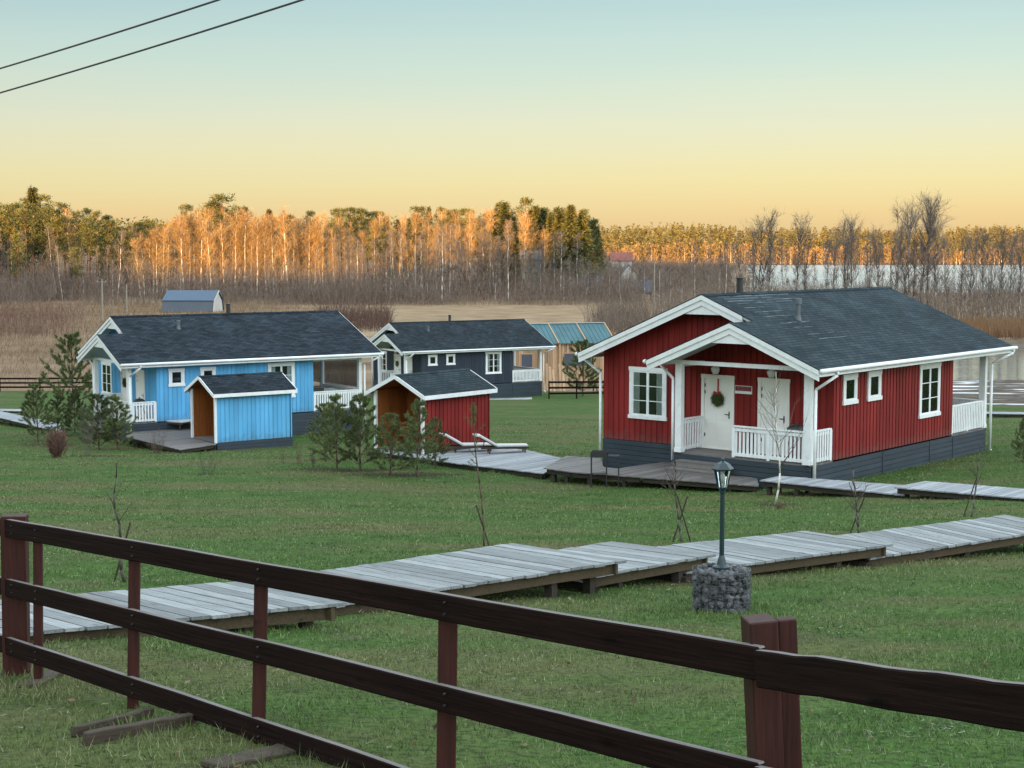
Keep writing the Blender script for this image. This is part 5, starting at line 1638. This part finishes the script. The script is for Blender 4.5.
def far_fence(label, pts, h=1.05, rails=3, step=2.4):
    P = [ground(*q) for q in pts]
    t = thing('field_fence', label, 'fence', P[0])
    for i in range(len(P) - 1):
        a, c = P[i] - P[0], P[i + 1] - P[0]
        n = max(1, int((c - a).length / step))
        for k in range(n + 1 if i == len(P) - 2 else n):
            q = a.lerp(c, k / n); q.z = tz(q.x + P[0].x, q.y + P[0].y) - P[0].z
            mb = MB(); mb.box(q.x - .05, q.x + .05, q.y - .05, q.y + .05, -.2 + q.z, h + .1 + q.z); mb.build('post', M['fence'], t)
        for r_ in range(rails):
            z = Vector((0, 0, h - r_ * h / rails))
            mb = MB(); mb.beam(a + z, c + z, .04, .14); mb.build('rail', M['fence'], t)
far_fence('dark low rail fence between lawn and dry field left of the blue cabin', [(-40, 391.5), (40, 391.5), (98, 391)])
far_fence('dark rail fence before the timber building right of the slate blue cabin', [(549, 399), (604, 398.5), (650, 398)], 1.2, 3, 1.9)

def pole(label, px, ybase, ytop, d, arm=True):
    x = at_d(px, 250, d).x; z0 = tz(x, d) - .3; zt = -(ytop - 250) / F_PX * d
    t = thing('utility_pole', label, 'pole', (x, d, z0))
    mb = MB(); mb.tube((0, 0, 0), (.03, 0, zt - z0), .15, .11, 8); mb.build('shaft', M['pole'], t)
    if arm:
        mb = MB(); mb.beam((-.8, 0, zt - z0 - .5), (.8, 0, zt - z0 - .5), .09, .12); mb.build('crossarm', M['pole'], t)
    for s in ((-.7, 0, .7) if arm else (0,)):
        mb = MB(); mb.tube((s, 0, zt - z0 - .44), (s, 0, zt - z0 - .22), .05, .03, 6); mb.build('insulator', M['far_white'], t)
pole('grey wooden utility pole with crossarm left of the barn, the taller one', 101, 320, 279, 258)
pole('plain grey wooden pole between the barn and the taller crossarm pole', 125.5, 313, 284, 285, False)
pole('tall pale pole standing left of the red cabin gable before the far houses', 654.5, 311, 262, 296, False)
pole('pale pole tip rising among the sunlit trees in the forest middle', 415, 300, 246, 338, False)

# ------------------------------------------------------------------ young pines, saplings and shrubs on the lawn
def young_pine(seed, H, spread, dens=1.0):
    q = np.random.default_rng(seed)
    root = thing('young_pine', None, None)
    tb = MB(); zs = np.linspace(0, H, 9); wob = np.cumsum(q.normal(0, .012 * H, (9, 2)), 0) * .5; wob[0] = 0
    pts = np.stack([wob[:, 0], wob[:, 1], zs], 1)
    tb.path([Vector(p) for p in pts], [.035 * H / 2.5 * (1 - .85 * z / H) + .006 for z in zs], 7)
    P, D, Wd = [], [], []
    nwh = 8
    def shoot(b, dv, ln, n):
        n = max(10, int(n * 1.7))
        u = q.uniform(.38, 1.04, n) ** .8
        bb = b + dv * (u * ln)[:, None]
        dd = unit(q.normal(0, 1, (n, 3)) + dv * .75) * q.uniform(.09, .15, n)[:, None]
        P.append(bb); D.append(dd); Wd.append(q.uniform(.012, .020, n))
    for w in range(nwh):
        t = .10 + .86 * w / (nwh - 1)
        c = np.array([np.interp(t * H, zs, pts[:, k]) for k in range(3)])
        R_ = spread * (1.08 - t) ** .8 * (.75 if w == 0 else 1)
        nb = q.integers(4, 7)
        a0 = q.random() * 6.283
        for j in range(nb):
            a = a0 + 6.283 * j / nb + q.normal(0, .25); ln = R_ * q.uniform(.6, 1.2) + .08
            up = q.uniform(.25, .75) + .5 * t
            d = unit(np.array([math.cos(a), math.sin(a), up])); b = c + [0, 0, q.normal(0, .04)]
            tb.tube(b, b + d * ln, .012, .004, 4, cap=False)
            shoot(b, d, ln, 75 * dens * ln / .5)
            for s in range(q.integers(2, 5)):
                u = q.uniform(.35, .95); d2 = unit(d + q.normal(0, .5, 3) + [0, 0, .35]); l2 = ln * q.uniform(.25, .5)
                tb.tube(b + d * ln * u, b + d * ln * u + d2 * l2, .006, .003, 3, cap=False)
                shoot(b + d * ln * u, d2, l2, 55 * dens)
    shoot(pts[-2], np.array([0, 0, 1.0]), H / 8 * 1.2, 90 * dens)
    tb.build('trunk', M['bark'], root, smooth=True)
    np_mesh('crown', *tris(np.concatenate(P), np.concatenate(D), np.concatenate(Wd)), M['needle'], root)
    return root
YP = [young_pine(200 + i, 3.0, (1.35, 1.2, 1.5, 1.3)[i], (1.3, 1.1, 1.5, 1.2)[i]) for i in range(4)]
YPU = set()
def put_pine(px, yb, yt, k, wide, label):
    g = ground(px, yb); H = (yb - yt) / F_PX * g.y; s = H / 3.0
    sc = (s * wide, s * wide, s); rz = rng.uniform(0, 6.28); loc = (g.x, g.y, g.z - .05)
    if k not in YPU:
        YPU.add(k); o = YP[k]; o.location = loc; o.rotation_euler = (0, 0, rz); o.scale = sc
    else: o = dup(YP[k], loc, rz, sc)
    o['label'] = label; o['category'] = 'young pine'; o['group'] = 'young pines on the lawn'
put_pine(38, 442, 386, 0, .95, 'tall slim young pine, first from the left before the blue cabin')
put_pine(58, 436, 396, 1, 1.2, 'young pine behind the red brown bush, left of the blue cabin')
put_pine(75, 433, 394, 2, 1.0, 'young pine between the red brown bush and the pair by the porch')
put_pine(99, 450, 396, 2, 1.15, 'bushy young pine right of the red brown bush')
put_pine(118, 450, 397, 3, 1.25, 'bushy young pine closest to the blue cabin porch steps')
put_pine(73, 410, 337, 2, .95, 'taller pine by the dark rail fence behind the blue cabin corner')
put_pine(325, 460, 404, 1, 1.0, 'young pine nearest the blue shed in the row by the red shed')
put_pine(337, 469, 398, 0, .9, 'young pine standing left of the tallest in the row by the red shed')
put_pine(360, 471, 398, 2, .95, 'tallest bushy young pine in the row before the red shed')
put_pine(390, 475, 414, 1, 1.1, 'young pine before the left white post of the red shed')
put_pine(417, 477, 402, 3, .9, 'young pine before the right white post of the red shed')
put_pine(436, 468, 418, 1, .9, 'small thin young pine before the red shed side wall')
put_pine(583, 396, 343, 2, 1.0, 'small pine before the teal roofed building')
put_pine(1023, 462, 418, 1, .8, 'small pine cut by the right edge of view')

def sapling(name, label, px, yb, yt, seed, trunk_m='stem', twig_m='twig', r0=.016, nbr=12, spread=.35, stems=1, stakes=0, twn=60, first=.3, cat='sapling', d=None):
    q = np.random.default_rng(seed)
    g = ground(px, yb) if d is None else None
    H = (yb - yt) / F_PX * g.y
    root = thing(name, label, cat, (g.x, g.y, g.z - .02))
    tb, cb = MB(), MB(); V = []
    for s in range(stems):
        zs = np.linspace(0, H * (1 if s == 0 else q.uniform(.7, .95)), 9); lean = q.normal(0, .04 + .09 * (stems > 1), 2)
        wob = np.cumsum(q.normal(0, .011 * H, (9, 2)), 0); wob[0] = 0
        pts = np.stack([lean[0] * zs + wob[:, 0], lean[1] * zs + wob[:, 1], zs], 1)
        tb.path([Vector(p) for p in pts], [r0 * (1 - .8 * z / zs[-1]) + .002 for z in zs], 7)
        for j in range(nbr):
            t = first + (1 - first) * q.random() ** .9
            c = np.array([np.interp(t * zs[-1], zs, pts[:, k]) for k in range(3)])
            a = q.random() * 6.283; ln = H * spread * (1.15 - t) * q.uniform(.5, 1.2)
            dv = unit(np.array([math.cos(a), math.sin(a), q.uniform(.6, 1.8)]))
            mid = c + dv * ln * .5; end = mid + unit(dv + [0, 0, .35] + q.normal(0, .12, 3)) * ln * .5
            r1 = r0 * .38 * (1.1 - t * .6)
            cb.path([Vector(c), Vector(mid), Vector(end)], [r1, r1 * .7, r1 * .3], 5)
            n = max(3, int(twn * ln / (H * spread) / 6))
            u = q.uniform(.2, 1, n); b2 = c + (end - c) * u[:, None]
            d2 = unit((end - c) / ln + q.normal(0, .5, (n, 3)) + [0, 0, .2]) * (ln * q.uniform(.2, .5, n))[:, None]
            for i in range(n): cb.tube(b2[i], b2[i] + d2[i], r1 * .4, r1 * .15, 3, cap=False)
    tb.build('trunk', M[trunk_m], root, smooth=True)
    cb.build('branches', M[twig_m], root)
    for s in range(stakes):
        a = q.random() * 6.28 if stakes > 1 else 2.6
        mb = MB(); dx = .16 if s else -.16
        mb.tube((dx, .05, -.05), (-dx * .5, 0, min(1.0, H * .5)), .014, .012, 6); mb.build('stake', M['old_wood'], root)
    return root
sapling('sapling', 'bare forked sapling with leaning stake behind the left fence rails', 125, 582, 456, 301, nbr=8, r0=.021, spread=.42, stakes=1, first=.45)
sapling('sapling', 'thin staked sapling behind the near boardwalk, left of the lamp', 682, 542, 446, 303, nbr=11, spread=.42, stakes=2, first=.3, r0=.019)
sapling('sapling', 'thin twiggy sapling behind the near boardwalk, right of the lamp', 859, 533, 458, 304, nbr=10, spread=.36, stakes=1, stems=2, first=.3, r0=.019)
sapling('sapling', 'slim bare sapling farthest right behind the near boardwalk', 971, 517, 440, 305, nbr=9, spread=.34, stakes=1, first=.3, r0=.02)
sapling('birch_sapling', 'young white barked birch standing before the red cabin porch', 775, 505, 369, 306, trunk_m='birch_trunk', twig_m='twig', r0=.024, nbr=22, spread=.46, twn=46, first=.26)
def bush(label, px, yb, yt, width_px, n, mat, seed, w=.010, name='bare_shrub', dense=2):
    q = np.random.default_rng(seed)
    g = ground(px, yb); k = g.y / F_PX; H = (yb - yt) * k; R_ = width_px * k / 2
    root = thing(name, label, 'shrub', (g.x, g.y, g.z - .02), 0, 'bare shrubs on the lawn' if name == 'bare_shrub' else None)
    a = q.random(n) * 6.283; rr = R_ * .35 * q.random(n) ** .5
    P = np.stack([np.cos(a) * rr, np.sin(a) * rr, 0 * a], 1)
    end = np.stack([np.cos(a) * R_ * q.random(n) ** .6, np.sin(a) * R_ * q.random(n) ** .6, H * q.uniform(.45, 1.05, n)], 1)
    D = end - P
    V = [tris(P, D, w)]
    i = np.repeat(np.arange(n), 5 * dense); u = q.uniform(.25, 1, len(i))
    d2 = unit(unit(D[i]) + q.normal(0, .5, (len(i), 3))) * (H * q.uniform(.12, .32, len(i)))[:, None]
    V.append(tris(P[i] + D[i] * u[:, None], d2, w * .75))
    np_mesh('twigs', *join(V), M[mat], root)
bush('dense round red brown bush among the young pines', 57, 458, 432, 23, 160, 'red_scrub', 1, .014, 'red_bush', 7)
bush('bare twiggy shrub before the deck of the blue cabin', 157, 454, 430, 24, 40, 'twig', 2)
bush('bare twiggy shrub against the corner of the blue shed', 226, 449, 430, 20, 45, 'twig', 3)
bush('pale thin bare shrub standing alone on the lawn below the blue shed', 208, 475, 451, 28, 24, 'stem', 4, .008)
bush('small bare shrub, first in the row right of the blue shed', 283, 463, 446, 8, 10, 'twig', 5)
bush('small bare shrub, second in the row right of the blue shed', 299, 466, 445, 9, 12, 'red_scrub', 6)
bush('small bare shrub, last in the row before the young pines', 313, 468, 446, 9, 12, 'twig', 7)
bush('tall pale grass like shrub between the young pines of the blue cabin', 88, 455, 405, 24, 30, 'stem', 8, .008)
bush('ring of bare twigs at the foot of the white birch', 779, 509, 500, 11, 30, 'red_scrub', 9, .008)

# tall half bare young pine with tufts in front of the sun deck
g = ground(484, 546)
H = (546 - 402) / F_PX * g.y
t = thing('thin_pine', 'thin tall half bare young pine with needle tufts before the sun deck', 'young pine', (g.x, g.y, g.z))
q = np.random.default_rng(77)
zs = np.linspace(0, H, 10); xs = -.16 * (zs / H) + .02 * np.sin(zs * 3)
tb = MB(); tb.path([Vector((x_, 0, z_)) for x_, z_ in zip(xs, zs)], [.016 * (1 - .6 * z_ / H) for z_ in zs], 7)
P, D = [], []
for k in range(15):
    tt = .32 + .6 * k / 14; c = np.array([np.interp(tt * H, zs, xs), 0, tt * H]); a = q.random() * 6.283; ln = .34 * (1.25 - tt) * q.uniform(.6, 1.3) + .04
    dv = unit(np.array([math.cos(a), math.sin(a), q.uniform(.2, .9)])); tb.tube(c, c + dv * ln, .005, .0025, 4, cap=False)
    n = 38; u = q.uniform(.45, 1.05, n); P.append(c + dv * (u * ln)[:, None]); D.append(unit(q.normal(0, 1, (n, 3)) + dv) * q.uniform(.03, .06, n)[:, None])
n = 420; u = q.uniform(.86, 1.0, n); P.append(np.stack([np.interp(u * H, zs, xs), 0 * u, u * H], 1)); D.append(unit(q.normal(0, 1, (n, 3)) + [0, 0, .6]) * q.uniform(.05, .085, n)[:, None])
tb.build('trunk', M['bark'], t, smooth=True)
np_mesh('crown', *tris(np.concatenate(P), np.concatenate(D), .0055), M['needle'], t)
mb = MB(); mb.tube((-.12, .03, .62), (.09, .03, -.05), .012, .012, 6); mb.build('stake', M['old_wood'], t)

# ------------------------------------------------------------------ lawn grass
def m_grass():
    m = leafy('lawn_blades', [(.026, .060, .011), (.048, .104, .019), (.072, .142, .028), (.105, .165, .042), (.15, .19, .075), (.22, .26, .15)], .7)
    nt = m.node_tree; bs = nt.nodes['Principled BSDF']
    src = bs.inputs['Base Color'].links[0].from_socket
    straw = ramp_n(nt, island(nt), [(0, (.08, .095, .034)), (.6, (.165, .16, .070)), (1, (.30, .27, .15))])
    c = mix_rgb(nt, ramp_n(nt, noise(nt, .32, 5, (.45, 1, 1), rough=.6), [(.45, 0.0), (.60, .70)]), src, straw)
    c = mix_rgb(nt, ramp_n(nt, noise(nt, 1.3, 4), [(.50, 0.0), (.64, .62)]), c, (.026, .056, .013))
    nt.links.new(c, bs.inputs['Base Color'])
    return m
M['grass'] = m_grass()
def lawn():
    V = []
    for n, y0, y1, hmin, hmax in ((190000, 2.4, 9.5, .02, .052), (260000, 9.5, 34, .022, .052), (200000, 34, 82, .025, .06)):
        u = nrs.random(n)
        y = y0 * (y1 / y0) ** u
        half = .43 * y + 1.4
        x = nrs.uniform(-1, 1, n) * half
        cl = .6 * clumpy(x, y, 2.6, 11) + .6 * clumpy(x, y, 9.0, 15) + .35 * clumpy(x, y, .7, 19); keep = nrs.random(n) < np.clip(.62 + .45 * cl, .08, 1)
        x, y, cl = x[keep], y[keep], cl[keep]
        P = np.stack([x, y, terrain(x, y) - .004], 1)
        h = nrs.uniform(hmin, hmax, len(x)) * np.clip(1 + .55 * cl, .4, 2.0)
        D = unit(nrs.normal(0, .55, P.shape) * [1, 1, 0] + np.array([0, 0, 1])) * h[:, None]
        V.append(tris(P, D, np.maximum(.0045, .00062 * y)))
    # rank tufts round posts, boards and the gabion
    for (px, py, n, hh, rad) in ((14, 688, 500, .10, .28), (45, 700, 300, .08, .25), (133, 728, 300, .10, .15), (110, 745, 500, .09, .4), (200, 735, 400, .09, .4), (721, 613, 700, .08, .36), (755, 608, 250, .10, .15), (260, 770, 300, .10, .25)):
        g = ground(px, py)
        x = g.x + nrs.normal(0, rad, n); y = g.y + nrs.normal(0, rad, n)
        P = np.stack([x, y, terrain(x, y) - .004], 1)
        V.append(tris(P, unit(nrs.normal(0, .5, P.shape) * [1, 1, 0] + np.array([0, 0, 1])) * (hh * nrs.uniform(.4, 1.1, n))[:, None], .006))
    o = np_mesh('lawn_grass', *join(V), M['grass'])
    tag(o, 'short patchy green lawn grass of the meadow', 'grass', kind='stuff')
lawn()
n = 26000                                                     # flattened pale dead blades lying in drifts between the green
y = 3.2 * (36 / 3.2) ** nrs.random(n); x = nrs.uniform(-1, 1, n) * (.43 * y + 1.4)
k = nrs.random(n) < np.clip(.9 * clumpy(x, y, 1.1, 31) + .5 * clumpy(x, y, 5.0, 33) - .05, 0, 1)
x, y = x[k], y[k]
P = np.stack([x, y, terrain(x, y) + nrs.uniform(.008, .03, len(x))], 1)
D = unit(nrs.normal(0, 1, P.shape) * [1, 1, .25]) * nrs.uniform(.025, .07, len(x))[:, None]
o = np_mesh('dead_grass', *tris(P, D, np.maximum(.005, .0006 * y)), leafy('dead_blades', [(.13, .12, .07), (.22, .21, .14), (.30, .30, .24)]))
tag(o, 'pale flattened dead blades lying in drifts in the lawn', 'grass', kind='stuff')
n = 420
y = 3.0 * (30 / 3.0) ** nrs.random(n); x = nrs.uniform(-1, 1, n) * (.42 * y + 1)
c = np.stack([x, y, terrain(x, y) + nrs.uniform(.015, .04, n)], 1)
a = nrs.random(n) * 6.283; s = nrs.uniform(.012, .030, n)
u_ = np.stack([np.cos(a) * s, np.sin(a) * s, nrs.normal(0, .35, n) * s], 1); v_ = np.stack([-np.sin(a) * s * .7, np.cos(a) * s * .7, nrs.normal(0, .35, n) * s], 1)
V = np.stack([c - u_, c + v_ * .8, c + u_, c - v_], 1).reshape(-1, 3)
o = np_mesh('fallen_leaves', V, np.arange(4 * n).reshape(-1, 4), leafy('dead_leaves', [(.05, .028, .014), (.11, .06, .03), (.15, .10, .06), (.20, .165, .12)]), fsize=4)
tag(o, 'small dead leaves scattered over the lawn', 'leaves', kind='stuff')
